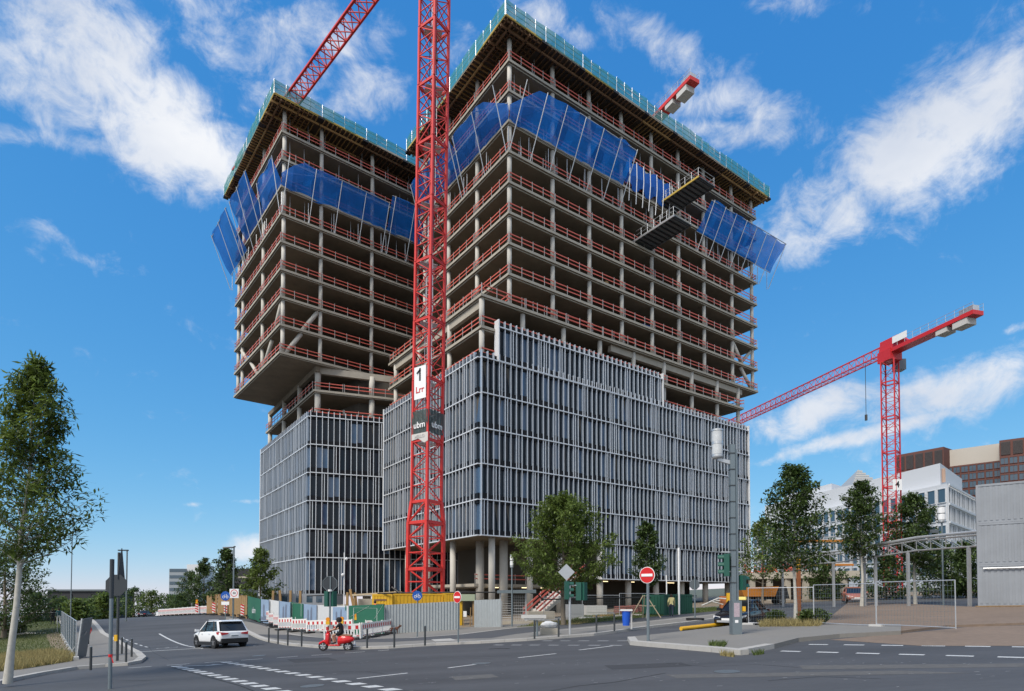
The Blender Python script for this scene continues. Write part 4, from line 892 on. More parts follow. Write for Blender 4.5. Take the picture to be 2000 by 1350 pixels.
def towers_print(bd, L, n=2):
    for i in range(n):
        x = L * (.38 + .24 * i); m = MB(); m.poly([(x - .14, -.012, .3), (x + .14, -.012, .3), (x + .12, -.012, 1.55 + .2 * (i % 2)), (x - .02, -.012, 1.7 + .2 * (i % 2)), (x - .12, -.012, 1.55)]); m.build('tower_picture', boardtower, bd)
    m = MB(); r = random.Random(int(L * 100)); x = .05
    while x < L - .2: w = r.uniform(.08, .2); m.quad((x, -.010, .25), (x + w, -.010, .25), (x + w, -.010, .4 + r.uniform(0, .3)), (x, -.010, .4 + r.uniform(0, .2))); x += w
    m.build('skyline_picture', boardtower, bd)
def ubm(bd, L, sz=.7, z=.55): textmesh('logo_text', 'ubm', sz, signwhite, bd, (L * .5, -.008, z), (R(90), 0, 0), .002)
def rect_line(bd, x0, x1, z0, z1):
    m = MB()
    for a, b in (((x0, z0), (x0, z1)), ((x0, z1), (x1, z1)), ((x1, z1), (x1, z0))): m.bar((a[0], -.006, a[1]), (b[0], -.006, b[1]), .03, .006)
    m.build('frame_line', signwhite, bd)
_, bd, L, _a = board(484, 509, boardgreen, 'leftmost green board with white ubm letters, beside the yellow-lamped beacon'); ubm(bd, L, .8, .75)
_, bd, L, _a = board(510, 525, boardsky, 'narrow sky-blue printed board, leftmost of the picture boards'); towers_print(bd, L, 1)
board(526, 545, boardwhite, 'plain white board, left of the picture board with two slim towers', off=.4)
_, bd, L, _a = board(546, 567, boardsky, 'picture board with two slim towers right of the left plain white board'); towers_print(bd, L)
_, bd, L, _a = board(568, 592, boardgreen, 'green board with white ubm letters between two picture boards', off=.5); ubm(bd, L, .85, .5); rect_line(bd, .35, L - .35, .9, 2.0)
_, bd, L, _a = board(593, 618, boardsky, 'sky-blue picture board left of the traffic light with the octagonal sign'); towers_print(bd, L, 2)
board(619, 643, boardwhite, 'plain white board right behind the pole of the traffic light', off=.3)
_, bd, L, _a = board(644, 681, boardwhite, 'white board with a pale blue picture of two towers, left of the wide green board'); m = MB(); m.box(.5, L - .25, -.008, -.004, .1, 2.0); m.build('sky_picture', boardsky, bd); towers_print(bd, L); m = MB(); m.box(L - .45, L - .3, -.016, -.01, 1.75, 2.1); m.build('green_patch', boardgreen, bd)
_, bd, L, _a = board(682, 750, boardgreen, 'wide green board with a thin white frame line, next to the corrugated fence'); rect_line(bd, .7, L - .9, .2, 1.95)
m = MB(); m.bar((.3, -.006, 1.3), (L * .6, -.006, 2.1), .04, .006); m.bar((L * .75, -.006, 1.2), (L - .1, -.006, 2.2), .04, .006); m.build('print_line', signwhite, bd)
for i, (a, b, lab) in enumerate(((404, 424, 'left'), (425, 454, 'middle'), (455, 483, 'right'))):
    a, b = D(a, lerp_px(HD, a), .0), D(b, lerp_px(HD, b), .0); t = thing('board_fence', a, f'{lab} section of the brown wooden board fence behind the beacons', 'fence', 'brown wooden fence sections'); k = max(4, int((b - a).length / .5))
    for j in range(k):
        p = a.lerp(b, j / k) - a; q = a.lerp(b, (j + .94) / k) - a; m = MB(); h = 2.25 + rnd.uniform(-.04, .04); m.hexa((p, q, q + Vector((.02, .05, 0)), p + Vector((.02, .05, 0))), [v + Vector((0, 0, h)) for v in (p, q, q + Vector((.02, .05, 0)), p + Vector((.02, .05, 0)))]); m.build('board', wood, t)
def corrugated(pa, pb, label, h=2.05):
    t = thing('corrugated_fence', pa, label, 'fence'); d = pb - pa; L = d.length; k = max(1, round(L / 1.0))
    def mk(): pass
    for i in range(k):
        a, b = pa.lerp(pb, i / k) - pa, pa.lerp(pb, (i + .995) / k) - pa; n = Vector((d.y, -d.x, 0)).normalized(); m = MB(); prev = None; jj = rnd.uniform(-.02, .02)
        for j in range(21):
            q = a.lerp(b, j / 20) + n * (.045 * ((j // 2) % 2)); 
            if prev is not None: m.quad(prev + Vector((0, 0, -.05)), q + Vector((0, 0, -.05)), q + Vector((0, 0, h + jj)), prev + Vector((0, 0, h + jj)))
            prev = q
        m.build('fence_sheet', corr, t)
    for i in range(k + 1): p = pa.lerp(pb, i / k) - pa - Vector((d.y, -d.x, 0)).normalized() * .08; m = MB(); m.tube(p, p + Vector((0, 0, h - .1)), .03, 6); m.build('post', steel, t)
    return t
corrugated(G(751, 1239, .1), G(897, 1230, .1), 'long grey corrugated metal fence behind the blue cycle sign')
t = corrugated(G(926, 1226, .1), G(979, 1225, .1), 'short grey corrugated fence with two small notices, beside the turnstile')
for x in (-.9, -.3): m = MB(); m.box(1.95 + x, 2.15 + x, -.09, -.07, 1.35, 1.62); m.build('notice', boardwhite, t)
# gate gap with hut and red racks
p = D(911, 49, .14); t = thing('gate_hut', p, 'small pale green hut roof seen over the gap between the corrugated fences', 'hut'); m = MB(); m.box(-.6, .7, -.2, 1.2, 2.0, 2.55); m.build('roof_box', mat('pale_green', (.33, .38, .27), .7), t); m = MB(); m.box(-.55, -.35, 0, .15, 0, 2.0); m.box(-.5, -.36, .2, 1.0, 0, 2.0); m.build('wall', contyellow, t); m = MB(); m.box(.5, .65, 0, .15, 0, 2.0); m.build('post', wood, t)
p = D(912, 47, .14); t = thing('notice_stand', p, 'wooden stand with a small white notice in the gap of the corrugated fence', 'notice'); m = MB(); m.bar((.25, 0, 0), (.3, 0, 1.5), .06); m.bar((-.25, 0, 0), (-.25, 0, 1.0), .05); m.bar((-.25, 0, .9), (.3, 0, .75), .06); m.build('frame', wood, t); m = MB(); m.box(-.28, -.02, -.04, -.02, .75, 1.2); m.build('notice', signwhite, t)
# turnstile
p = D(1003, 48, .12); t = thing('turnstile', p, 'full-height grey turnstile cage beside the short corrugated fence', 'turnstile'); m = MB()
for x in (-1.05, -.1, 1.0): m.box(x - .05, x + .05, -.05, .05, 0, 2.45)
m.build('frame', steel, t); m = MB(); m.hexa(((-1.3, -.5, 2.45), (1.8, -.5, 2.45), (1.8, .9, 2.45), (-1.3, .9, 2.45)), ((-1.3, -.5, 2.65), (1.8, -.5, 2.7), (1.8, .9, 2.75), (-1.3, .9, 2.7))); m.build('roof', polegrey, t)
for k in range(11): m = MB(); m.tube((-1.0, -.02, .3 + k * .19), (-.1, -.02, .3 + k * .19), .018, 5); m.build('bar', steel, t)
m = MB()
for k in range(7): m.tube((-.05 + k * .16, .02, .2), (-.05 + k * .16, .02, 2.3), .016, 5)
for k in range(9): m.tube((-.05, .02, .3 + k * .23), (.95, .02, .3 + k * .23), .014, 5)
m.build('grille', steel, t); m = MB(); m.box(-1.2, 1.6, -.4, .5, -.1, .22); m.build('plinth', concrete, t)
# barriers
def barrier_tree():
    t = thing('barrier_panel', (0, 0, 0), 'x', 'barrier', 'red and white plastic barrier panels round the works'); m = MB(); w = 2.0
    m.box(0, w, -.025, .025, .90, .98); m.box(0, w, -.02, .02, .62, .9); m.box(0, w, -.025, .025, .2, .28)
    for i in range(13): x = .03 + i * (w - .06) / 12; m.box(x - .035, x + .035, -.02, .02, .27, .63)
    m.box(-.01, .06, -.03, .03, .05, 1.03); m.box(w - .06, w + .01, -.03, .03, .05, 1.03); m.build('frame', barrier_w, t)
    for i in range(5): m = MB(); m.box(.14 + i * .40, .30 + i * .40, -.032, -.021, .65, .87); m.build('red_reflector', barrier_r, t)
    for i in range(5): m = MB(); m.box(.18 + i * .40, .34 + i * .40, -.032, -.026, .205, .262); m.build('red_strip', barrier_r, t)
    for x in (.25, w - .25): m = MB(); m.box(x - .2, x + .2, -.38, .38, -.0, .10); m.build('rubber_foot', rubber, t)
    return t
bar0 = None
def barrier_line(pts, lab):
    global bar0; n = 0; P = [D(px, d, .12 if px > 470 else .04) for px, d in pts]
    for a, b in zip(P, P[1:]):
        L = (b - a).length; k = max(1, round(L / 2.05))
        for i in range(k):
            q = a.lerp(b, i / k); ang = math.atan2(b.y - a.y, b.x - a.x); n += 1
            if bar0 is None: bar0 = barrier_tree(); t = bar0; t.location = q; t.rotation_euler = (0, 0, ang)
            else: t = copy_tree(bar0, q, ang)
            t.rotation_euler = (0, -math.atan(SLOPE) * math.cos(ang), ang); t.scale = (L / k / 2.02, 1, 1); t['label'] = lab(n)
ORD = ['first', 'second', 'third', 'fourth', 'fifth', 'sixth', 'seventh', 'eighth', 'ninth', 'tenth', 'eleventh', 'twelfth', 'thirteenth', 'fourteenth', 'fifteenth', 'sixteenth', 'seventeenth', 'eighteenth', 'nineteenth', 'twentieth'] + [f'{i}th' for i in range(21, 60)]
barrier_line([(634, 36.6), (706, 36.6)], lambda n: f'{ORD[n-1]} red and white barrier panel from the left in the near row behind the scooter')
barrier_line([(707, 36.7), (764, 42)], lambda n: f'{ORD[n-1]} red and white barrier panel in the slanting row ending at the brown dog')
barrier_line([(509, 56), (545, 49), (600, 46.5), (690, 44.5)], lambda n: f'{ORD[n-1]} red and white barrier panel from the left in the row under the printed boards')
barrier_line([(715, 42.6), (770, 43)], lambda n: f'{ORD[n-1]} red and white barrier panel beside the orange-vested worker')
barrier_line([(310, 84), (350, 76), (385, 70), (418, 66), (442, 64), (474, 60), (507, 57)], lambda n: f'{ORD[n-1]} red and white barrier panel from the far left in the row with striped beacons')
def beacon(p, label, lamp=True, board_=True):
    t = thing('warning_beacon' if board_ else 'warning_lamp', p, label, 'beacon' if board_ else 'warning lamp'); 
    if board_:
        m = MB(); m.box(-.17, .17, -.02, .02, .25, 1.3); bd = m.build('board', barrier_w, t)
        for k in range(4): z = .3 + k * .27; m = MB(); m.poly([(-.17, -.024, z + .12), (.17, -.024, z - .06 + .02), (.17, -.024, z + .12 + .02), (-.17, -.024, z + .26)]); m.build('red_stripe', barrier_r, bd)
        m = MB(); m.box(-.4, .4, -.25, .25, 0, .12); m.box(-.03, .03, .02, .08, .1, 1.3); m.build('rubber_foot', rubber, t)
    if lamp:
        z = 1.32 if board_ else 0; m = MB(); m.box(-.11, .11, -.08, .08, z, z + .2); m.build('battery_box', beacon_y, t); m = MB(); m.cyl((0, 0, z + .32), .125, .1, 16, (0, -1, 0)); m.build('lens', lampamber, t)
for px, dd, lm, lab in ((508, 55.5, True, 'red and white striped beacon with yellow lamp beside the leftmost green board'), (474, 59, False, 'red and white striped beacon without a lamp, right of the 30 zone sign'), (441, 62.5, True, 'red and white striped beacon with yellow lamp under the blue cycle sign'), (418, 65, False, 'red and white striped beacon without a lamp, left of the blue cycle sign'), (385, 69, True, 'red and white striped beacon with yellow lamp, leftmost of the beacons')): beacon(D(px, dd, .04), lab, lm)
for px, dd, lab in ((641, 36.4, 'yellow warning lamp on the near barrier row left of the scooter rider'), (696, 44.3, 'yellow warning lamp on the barrier row right of the scooter rider'), (668, 36.4, 'yellow warning lamp mostly hidden behind the rider\'s helmet')): beacon(D(px, dd, 1.13), lab, True, False)
# yellow containers
def container(px0, px1, dd, dd2, h, m_, label, group=None, depth=2.4, z=.12, name='container', h0=0.0):
    a, b = D(px0, dd, z), D(px1, dd2, z); d = b - a; L = Vector((d.x, d.y)).length; ang = math.atan2(d.y, d.x); t = thing(name, a, label, 'container', group, ang); m = MB(); k = max(4, int(L / .3)); zz = h0
    m.box(.03, L - .03, .03, depth - .03, zz + .1, zz + h - .05); m.build('body', m_, t); m = MB()
    for i in range(k): x = .1 + (L - .2) * i / k; m.box(x, x + (L - .2) / k * .5, -.005, .035, zz + .18, zz + h - .15)
    for i in range(7): y = .1 + (depth - .2) * i / 7; m.box(-.005, .035, y, y + .16, zz + .18, zz + h - .15)
    m.build('wall_ribs', m_, t)
    for x in (0, L - .1):
        for y in (0, depth - .1): m = MB(); m.box(x - .01, x + .11, y - .01, y + .11, zz, zz + h); m.build('corner_post', m_, t)
    for y in (0, depth - .1):
        for q in (zz + .0, zz + h - .12): m = MB(); m.box(.1, L - .1, y - .008, y + .1, q, q + .14); m.build('edge_beam', m_, t)
    return t, L
t, L = container(727, 766, 50.5, 49.6, 2.9, contyellow, 'bright yellow front container with dark lettering lines, left of the other yellow containers', 'yellow site containers', 2.4)
for q, (z0, z1, a, b) in enumerate(((2.35, 2.5, .2, 1.5), (2.02, 2.1, .3, 1.3), (1.75, 1.83, .4, 1.2), (1.0, 1.5, .8, 1.5))): m = MB(); m.box(a, b, -.02, -.006, z0, z1); m.build('print_strip', timberd if q < 3 else ballast, t)
container(768, 866, 49.8, 50.6, 2.9, contyellow, 'long yellow container below the red crane mast', 'yellow site containers')
container(868, 893, 50.2, 50.4, 2.8, contyellow, 'short yellow container right of the red crane mast', 'yellow site containers')
container(1297, 1352, 49, 51, 1.75, contgreen, 'dark green waste container on the verge behind the walking person')
for i in range(3):
    t, L = container(1910, 2250, 40, 35.1, 2.76 if i < 2 else 2.6, contgrey, ('lowest', 'middle', 'topmost')[i] + ' of the stacked grey metal cabins at the right edge', 'stacked grey cabins', 2.4, .1 + 2.765 * i, 'site_cabin')
    if i == 1: m = MB(); m.tube((.3, -.12, -.25), (L, -.12, -.2), .05, 6); m.build('grey_pipe', steel, t)
p = D(1960, 33.6, .1); 
for i in range(4): t = thing('timber_plank', D(1925 + i * 22, 38.8 - .5 * i, .11), f'{ORD[i]} pale plank from the left lying at the foot of the grey cabins', 'plank', 'planks at the foot of the cabins', R(3 * i - 4)); m = MB(); m.box(-.6, .5, -.08, .08, 0, .06); m.build('board', wood, t)
# site clutter under the towers: site shed, timber props, blocks, stair
p = D(745, 51, .12); t = thing('site_canopy', p, 'pale timber canopy on posts left of the yellow containers', 'canopy'); m = MB(); m.hexa(((-2.4, -.4, 2.75), (1.6, -.4, 3.0), (1.6, .8, 3.0), (-2.4, .8, 2.75)), ((-2.4, -.4, 2.9), (1.6, -.4, 3.15), (1.6, .8, 3.15), (-2.4, .8, 2.9))); m.build('roof_board', mat('pale_timber', (.52, .42, .28), .8, var=.15), t)
for x in (-2.3, -.6): m = MB(); m.box(x, x + .16, -.3, -.14, 0, 2.8); m.build('post', wood, t)
for i, (px, dd, h, tilt) in enumerate(((533, 57, 2.6, 0), (548, 57, 2.6, .1), (567, 56, 2.7, 0), (586, 56, 2.7, 0), (651, 53, 2.9, 0), (678, 53, 3.0, 0), (691, 53, 3.3, .35), (697, 53.2, 3.0, .2))):
    t = thing('timber_prop', D(px, dd, .1), f'{ORD[i]} tan timber post from the left behind the printed boards', 'post', 'timber posts behind the printed boards'); m = MB(); m.bar((tilt, 0, 0), (-tilt, .1, h), .2, .16); m.build('post', timber if i > 5 else wood, t)
t = thing('site_office', D(535, 62, .1), 'low white site cabin with dark windows under the left-hand tower', 'cabin'); m = MB(); m.box(0, 6.5, 0, 2.5, 0, 2.0); m.build('body', contgrey, t)
for x in (.8, 2.3, 3.4, 4.4, 5.4): m = MB(); m.box(x, x + .6, -.03, 0, 1.1, 1.8); m.build('window', wwin, t)
t = thing('rubble_heap', D(690, 54, .1), 'grey concrete blocks piled behind the printed boards left of the yellow container', 'blocks')
for i in range(7): m = MB(); a = rnd.uniform(.4, .8); m.box(-a, a, -.4, .4, 0, .9 + .5 * (i % 2)); m.build('block', concrete, t, (-2.6 + i * .75, rnd.uniform(-.5, .5), .5 * (i % 3)), rnd.uniform(-.3, .3))
st0 = D(1047, 54, .13); st1 = D(1142, 60, .13); t = thing('site_stair', st0, 'concrete stair with red handrails climbing behind the round street tree', 'stairs'); d = st1 - st0; d.z = 0; L = d.length; ang = math.atan2(d.y, d.x); HS = 4.3; k = 18; m = MB(); m.hexa(((0, 0, -.2), (L, 0, HS - .55), (L, 1.5, HS - .55), (0, 1.5, -.2)), ((0, 0, .12), (L, 0, HS - .1), (L, 1.5, HS - .1), (0, 1.5, .12))); m.box(L, L + 2.2, 0, 1.5, HS - .4, HS); m.build('flight', concrete, t, (0, 0, 0), ang)
for i in range(k): m = MB(); m.box(L * i / k, L * (i + 1) / k, .05, 1.45, HS * i / k, HS * (i + 1) / k); m.build('step', ballast, t, (0, 0, 0), ang)
for y in (-.02, 1.5):
    for z in (.5, .95): m = MB(); m.bar((0, y, z), (L, y, HS + z), .05, .17); m.build('handrail', railred, t, (0, 0, 0), ang)
    m = MB()
    for i in range(7): m.box(L * i / 6 - .03, L * i / 6 + .03, y, y + .05, HS * i / 6, HS * i / 6 + 1.15)
    m.build('post', railpost, t, (0, 0, 0), ang)
for i, (px, dd, w, h, mm, lab) in enumerate(((1165, 57, 2.1, .95, ballast, 'long pale concrete block at the site edge right of the round tree'), (1058, 51, 2.3, .8, concrete, 'rough concrete block at the foot of the site stair'), (1125, 54, 1.5, 1.2, mat('grey_box', (.3, .31, .32), .7), 'grey box with a notice behind the round tree trunk'))):
    p = D(px, dd, .13); t = thing('concrete_block', p, lab, 'block'); m = MB(); m.box(-w / 2, w / 2, 0, .8, 0, h); m.box(-w / 2 + .1, w / 2 - .1, -.02, 0, h * .3, h * .42); m.build('block', mm, t, (0, 0, 0), R(12))
for i in range(6): p = D(1210 + 12 * i, 58 + i * .3, .13); t = thing('pallet_stack', p, f'{ORD[i]} stack of reddish pallets from the left under the long facade', 'pallets', 'pallet stacks under the long facade'); [MB().box(-.5, .5, -.4, .4, .16 * j, .16 * j + .11).build('pallet', mat('pallet_red', (.26, .10, .085), .8, var=.25, scale=3), t, (rnd.uniform(-.05, .05), 0, 0)) for j in range(5)]
for i in range(7): c = D(1155 + i * 22, rnd.uniform(51, 55), .13); t = thing('timber_plank', c, f'{ORD[i]} loose plank from the left lying along the site edge behind the verge', 'plank', 'loose planks along the site edge'); t.rotation_euler = (0, 0, rnd.uniform(-.6, .6)); m = MB(); m.box(-rnd.uniform(.6, 1.3), 1, -.12, .12, 0, .1); m.build('board', rnd.choice((ballast, wood)), t)
# black cable on thin posts along the site fence, with mesh panels
t = thing('cable_run', D(860, 46.5, 2.2), 'thick black cable strung along the site edge above the fences', 'cable'); m = MB(); P = [W(600, 1164, 56), W(690, 1161, 54), W(780, 1158, 48), W(765, 1147, 48.2), W(800, 1158, 47.5), W(900, 1157, 47.5), W(1030, 1157, 48), W(1050, 1161, 48), W(1060, 1171, 48), W(1150, 1169, 49), W(1260, 1167, 50), W(1300, 1164, 51), W(1360, 1164, 52)]; m.path([p - t.location for p in P[:3] + P[4:]], .06, 6); m.path([p - t.location for p in (P[2], P[3])], .09, 6); m.build('cable', black, t)
def mesh_panel_tree():
    t = thing('mesh_fence_panel', (0, 0, 0), 'x', 'fence panel', 'wire mesh site fence panels'); w, h = 3.4, 2.0; m = MB()
    for a, b in (((0, 0, .1), (0, 0, h)), ((w, 0, .1), (w, 0, h)), ((0, 0, h), (w, 0, h)), ((0, 0, .15), (w, 0, .15))): m.tube(a, b, .022, 6)
    m.build('frame', steel, t); m = MB()
    for i in range(1, 24): m.bar((w * i / 24, 0, .15), (w * i / 24, 0, h), .005)
    for i in range(1, 9): m.bar((0, .005, .15 + (h - .15) * i / 9), (w, .005, .15 + (h - .15) * i / 9), .006)
    m.build('wire_mesh', polegrey, t); m = MB(); m.box(-.3, .3, -.12, .12, 0, .14); m.build('foot', ballast, t); return t
mp0 = None
def mesh_line(pts, lab, n0=0):
    global mp0; n = n0
    for a, b in zip(pts, pts[1:]):
        L = (b - a).length; k = max(1, round(L / 3.45)); ang = math.atan2(b.y - a.y, b.x - a.x)
        for i in range(k):
            q = a.lerp(b, i / k); n += 1
            if mp0 is None: mp0 = mesh_panel_tree(); t = mp0; t.location = q; t.rotation_euler = (0, 0, ang)
            else: t = copy_tree(mp0, q, ang)
            t['label'] = lab(n); t.scale = (L / k / 3.42, 1, 1)
mesh_line([G(1462, 1222, .1), G(1590, 1222, .1), G(1868, 1231, .1)], lambda n: f'{ORD[n-1]} wire mesh fence panel from the left behind the traffic island')
mesh_line([D(1062, 49.5, .13), D(1210, 51.5, .13), D(1300, 53, .13)], lambda n: f'{ORD[n-1]} wire mesh fence panel from the left at the site edge behind the verge')
mesh_line([G(148, 1288, .12), G(119, 1238, .12)], lambda n: f'{ORD[n-1]} wire mesh fence panel from the front along the left pavement')
mesh_line([G(-60, 1246, .1), G(40, 1240, .1), G(112, 1236, .1)], lambda n: f'{ORD[n-1]} wire mesh fence panel from the left behind the lawn')
t = thing('covered_panel', G(149, 1287, .12), 'dark grey sheet panel leaning at the end of the left mesh fence', 'panel'); m = MB(); m.hexa(((0, 0, .0), (-.45, 1.3, 0), (-.41, 1.31, 0), (.04, .01, 0)), ((.22, .1, 2.1), (-.2, 1.4, 2.15), (-.16, 1.41, 2.15), (.26, .11, 2.1))); m.build('sheet', signback, t); m = MB(); m.bar((-.9, .5, 0), (.1, .6, 1.4), .04); m.bar((.02, .0, 0), (.12, .2, 2.12), .06); m.build('brace', steel, t)
# bin, bag, trestle, yellow barrier tube, tree stakes
t = thing('litter_bin', G(1223, 1229, .12), 'bright blue litter bin on a grey post by the kerb', 'bin'); m = MB(); m.lathe([(0, .2), (.19, .2), (.235, .95), (.245, .96), (.245, 1.0), (.2, 1.0), (.18, .3)], 18); m.build('bucket', binblue, t); m = MB(); m.box(.24, .33, -.06, .06, 0, 1.12); m.hexa(((-.34, -.2, 1.03), (.33, -.2, 1.03), (.33, .2, 1.03), (-.34, .2, 1.03)), ((-.3, -.15, 1.12), (.33, -.15, 1.12), (.33, .15, 1.12), (-.3, .15, 1.12))); m.build('post_and_lid', ballast, t)
t = thing('trestle', G(1046, 1243, .12), 'grey board trestle beside the turnstile with one post', 'trestle'); m = MB(); m.box(-.75, .55, -.2, .3, .95, 1.12); m.box(-.6, .5, -.15, .2, .86, .94); m.build('top', ballast, t); m = MB(); m.tube((.08, 0, 0), (.08, 0, .9), .05, 8); m.build('post', polegrey, t)
t = thing('white_sack', G(1072, 1228, .44), 'large white sack lying on a low block between the trestle and the round tree', 'sack'); m = MB(); rs = random.Random(3); V = []
for j in range(7):
    ph = math.pi * j / 6; V.append([Vector((math.cos(th) * math.sin(ph) * .85 * (1 + .1 * rs.uniform(-1, 1)) + .1 * math.cos(ph), math.sin(th) * math.sin(ph) * .45 * (1 + .15 * rs.uniform(-1, 1)), .34 + .34 * math.cos(ph) + .07 * rs.uniform(-1, 1))) for th in [2 * math.pi * i / 12 for i in range(12)]])
for j in range(6):
    for i in range(12): m.quad(V[j + 1][i], V[j + 1][(i + 1) % 12], V[j][(i + 1) % 12], V[j][i])
t.scale = (.58,) * 3; m.build('sack', boardwhite, t, smooth=True); m = MB(); m.box(-.8, .8, -.4, .4, -.55, .05); m.build('pallet_block', concrete, t)
t = thing('yellow_barrier_rail', G(1340, 1226, .05), 'yellow rounded floor rail along the side road by the taxi', 'rail'); m = MB(); a, b = G(1330, 1228, .12), G(1470, 1213, .12); m.path([a - t.location, a.lerp(b, .5) - t.location, b - t.location], .11, 10); m.build('rail_tube', beacon_y, t)
for i, (px, py, lab) in enumerate(((1259, 1204, 'limewashed'),)):
    t = thing('tree_stake', D(1259, 45.5, .14), 'tripod of thin pale stakes around the small middle tree', 'stakes')
    for dx, dy in ((-1.15, -.2), (1.25, 0), (.1, 1.1)): m = MB(); m.tube((dx, dy, 0), (dx * .1, dy * .1, 1.75), .04, 6); m.build('stake', mat('pale_timber', (.52, .42, .28), .8), t)
    m = MB(); m.tube((-.7, 0, .95), (.8, 0, .95), .03, 6); m.build('cross_bar', MATS['pale_timber'], t)
t = thing('striped_post', D(1560, 36.5, .1), 'tall rusty orange steel post with a yellow top beside the limewashed tree', 'post'); m = MB(); m.box(-.1, .1, -.08, .08, 0, 3.0); m.build('post', mat('rust_orange', (.42, .14, .05), .7, var=.2), t); m = MB(); m.box(-.1, .1, -.08, .08, 3.0, 3.7); m.build('yellow_top', beacon_y, t)
for k in range(6): m = MB(); m.box(.1, .2, -.03, .03, .6 + k * .4, .68 + k * .4); m.build('peg', poledark, t)
t = thing('small_post', D(1422, 48, .14), 'short yellow post beside the traffic light at the lamp', 'post'); m = MB(); m.box(-.12, .12, -.1, .1, 0, 1.6); m.box(-.2, .2, -.15, .15, 0, .12); m.build('post', beacon_y, t)
t = thing('pipe_coil', D(1395, 56, .14), 'heap of pale hoses and pipes beside the green container', 'pipes'); m = MB()
for i in range(7): a = Vector((rnd.uniform(-1.5, 2), rnd.uniform(-.5, .5), .2 + .1 * i)); m.path([a, a + Vector((1.0, .2, .4)), a + Vector((2.0, -.1, .1 + .2 * (i % 2)))], .07, 6)
tag(m.build('pipes', ballast, t), kind='stuff'); m = MB(); m.box(.6, 1.8, 0, .4, 0, 1.3); m.build('rusty_plate', MATS['rust_orange'], t)

# ------------------------------------------------------------------ far buildings, bridge, low site building
def wall_prism(name, a, b, depth, z0, z1, m_, root):
    d = (b - a); d.z = 0; d.normalize(); n = Vector((-d.y, d.x, 0)) * depth; m = MB(); q = [v - root.location for v in (a, b, b + n, a + n)]
    m.hexa([Vector((v.x, v.y, z0 - root.location.z)) for v in q], [Vector((v.x, v.y, z1 - root.location.z)) for v in q]); return m.build(name, m_, root)
def win_mesh(w, h, frame, gm=wwin, key='w', fr=.12, mull=True):
    def mk():
        m = MB(); m.box(0, w, -.02, .02, 0, h, 1)
        for x0, x1, z0, z1 in ((-fr, 0, -fr, h + fr), (w, w + fr, -fr, h + fr), (0, w, -fr, 0), (0, w, h, h + fr)) + (((w / 2 - .05, w / 2 + .05, 0, h),) if mull else ()): m.box(x0, x1, -.16, .03, z0, z1, 0)
        return m.mesh('window', [frame, gm])
    return cached((key, w, h, frame.name), mk)
def windows(root, a, b, zs, k, w, h, frame, off=.05, key='w', skip=0.0, mull=True):
    d = (b - a); d.z = 0; L = d.length; d.normalize(); n = Vector((d.y, -d.x, 0)) * off; ang = math.atan2(d.y, d.x)
    for z in zs:
        for i in range(k):
            p = Vector((a.x, a.y, z)) + d * (L * (i + .5) / k - w / 2) + n; obj('window', win_mesh(w, h, frame, key=key, mull=mull), root, p - root.location, ang)
C_ = Vector((90, 123, 0)); LE = Vector((77, 190, 0)); RE = Vector((110.5, 142, 0))
t = thing('office_building', (90, 123, gz(90)), 'white office building with a tall blank roof storey behind the right-hand red crane', 'building')
m = MB(); P = [LE, C_, RE, RE + Vector((-10, 50, 0))]; m.prism([(p.x - 90, p.y - 123) for p in P], -3, 25.9 - gz(90)); m.build('body', wbuild, t)
m = MB(); P2 = [Vector((79, 186, 0)), Vector((91.5, 127, 0)), Vector((109, 144, 0)), Vector((100, 188, 0))]; m.prism([(p.x - 90, p.y - 123) for p in P2], 25.9 - gz(90), 31.0 - gz(90)); m.build('roof_storey', wbuild, t)
m = MB(); P3 = [Vector((82, 180, 0)), Vector((86, 160, 0)), Vector((92, 165, 0)), Vector((90, 184, 0))]; m.prism([(p.x - 90, p.y - 123) for p in P3], 31 - gz(90), 33 - gz(90)); m.build('roof_plant', wbuild, t)
m = MB(); m.box(0, .6, -.3, 0, 0, 3.0); m.build('roof_sign', mat('pale_orange', (.5, .35, .27), .7), t, (2.8, 5.0, 27 - gz(90)), math.atan2(-67, 13))
windows(t, LE, C_, [22.1, 18.2, 14.4, 10.6, 6.8], 28, 1.75, 2.8, wbuild, key='wo', mull=False)
windows(t, C_, RE, [22.1, 18.2, 14.4, 10.6, 6.8], 12, 2.0, 3.0, wbuild, key='wo2', mull=False)
m = MB(); dd = (RE - C_).normalized(); nn = Vector((dd.y, -dd.x, 0))
for i in range(19): p = dd * (28 * i / 18) + nn * .12; m.bar(p + Vector((0, 0, 2)), p + Vector((0, 0, 25.6 - gz(90))), .16, .16)
tag(m.build('facade_fins', wbuild, t), kind='stuff')
for z in (25.6, 21.6, 17.8, 14.0, 10.2): m = MB(); p, q = nn * .35, dd * 28 + nn * .35; m.bar(p + Vector((0, 0, z - gz(90))), q + Vector((0, 0, z - gz(90))), .2, .4); m.build('sill_band', wbuild, t)
def bx_px(root, name, px0, d0, px1, d1, pyt, zb, m_, depth=14):
    a, b = W(px0, pyt, d0), W(px1, pyt, d1); return wall_prism(name, Vector((a.x, a.y, 0)), Vector((b.x, b.y, 0)), depth, zb, W((px0 + px1) / 2, pyt, (d0 + d1) / 2).z, m_, root), Vector((a.x, a.y, 0)), Vector((b.x, b.y, 0))
t = thing('brick_block', (160, 225, gz(160)), 'tall brown brick block with a beige band behind the white office building', 'building')
def seg(px0, d0, px1, d1, z1, m_, depth=14):
    a, b = D(px0, d0), D(px1, d1); wall_prism('wing', a, b, depth, 0, z1, m_, t); return a, b
zt = lambda py, d: W(1900, py, d).z
a1, b1 = seg(1755, 246, 1848, 232, zt(880, 238), brownb); a2, b2 = seg(1850, 236, 1962, 224, zt(906, 230), brownb); a3, b3_ = seg(1958, 218, 2110, 205, zt(852, 212), brownb)
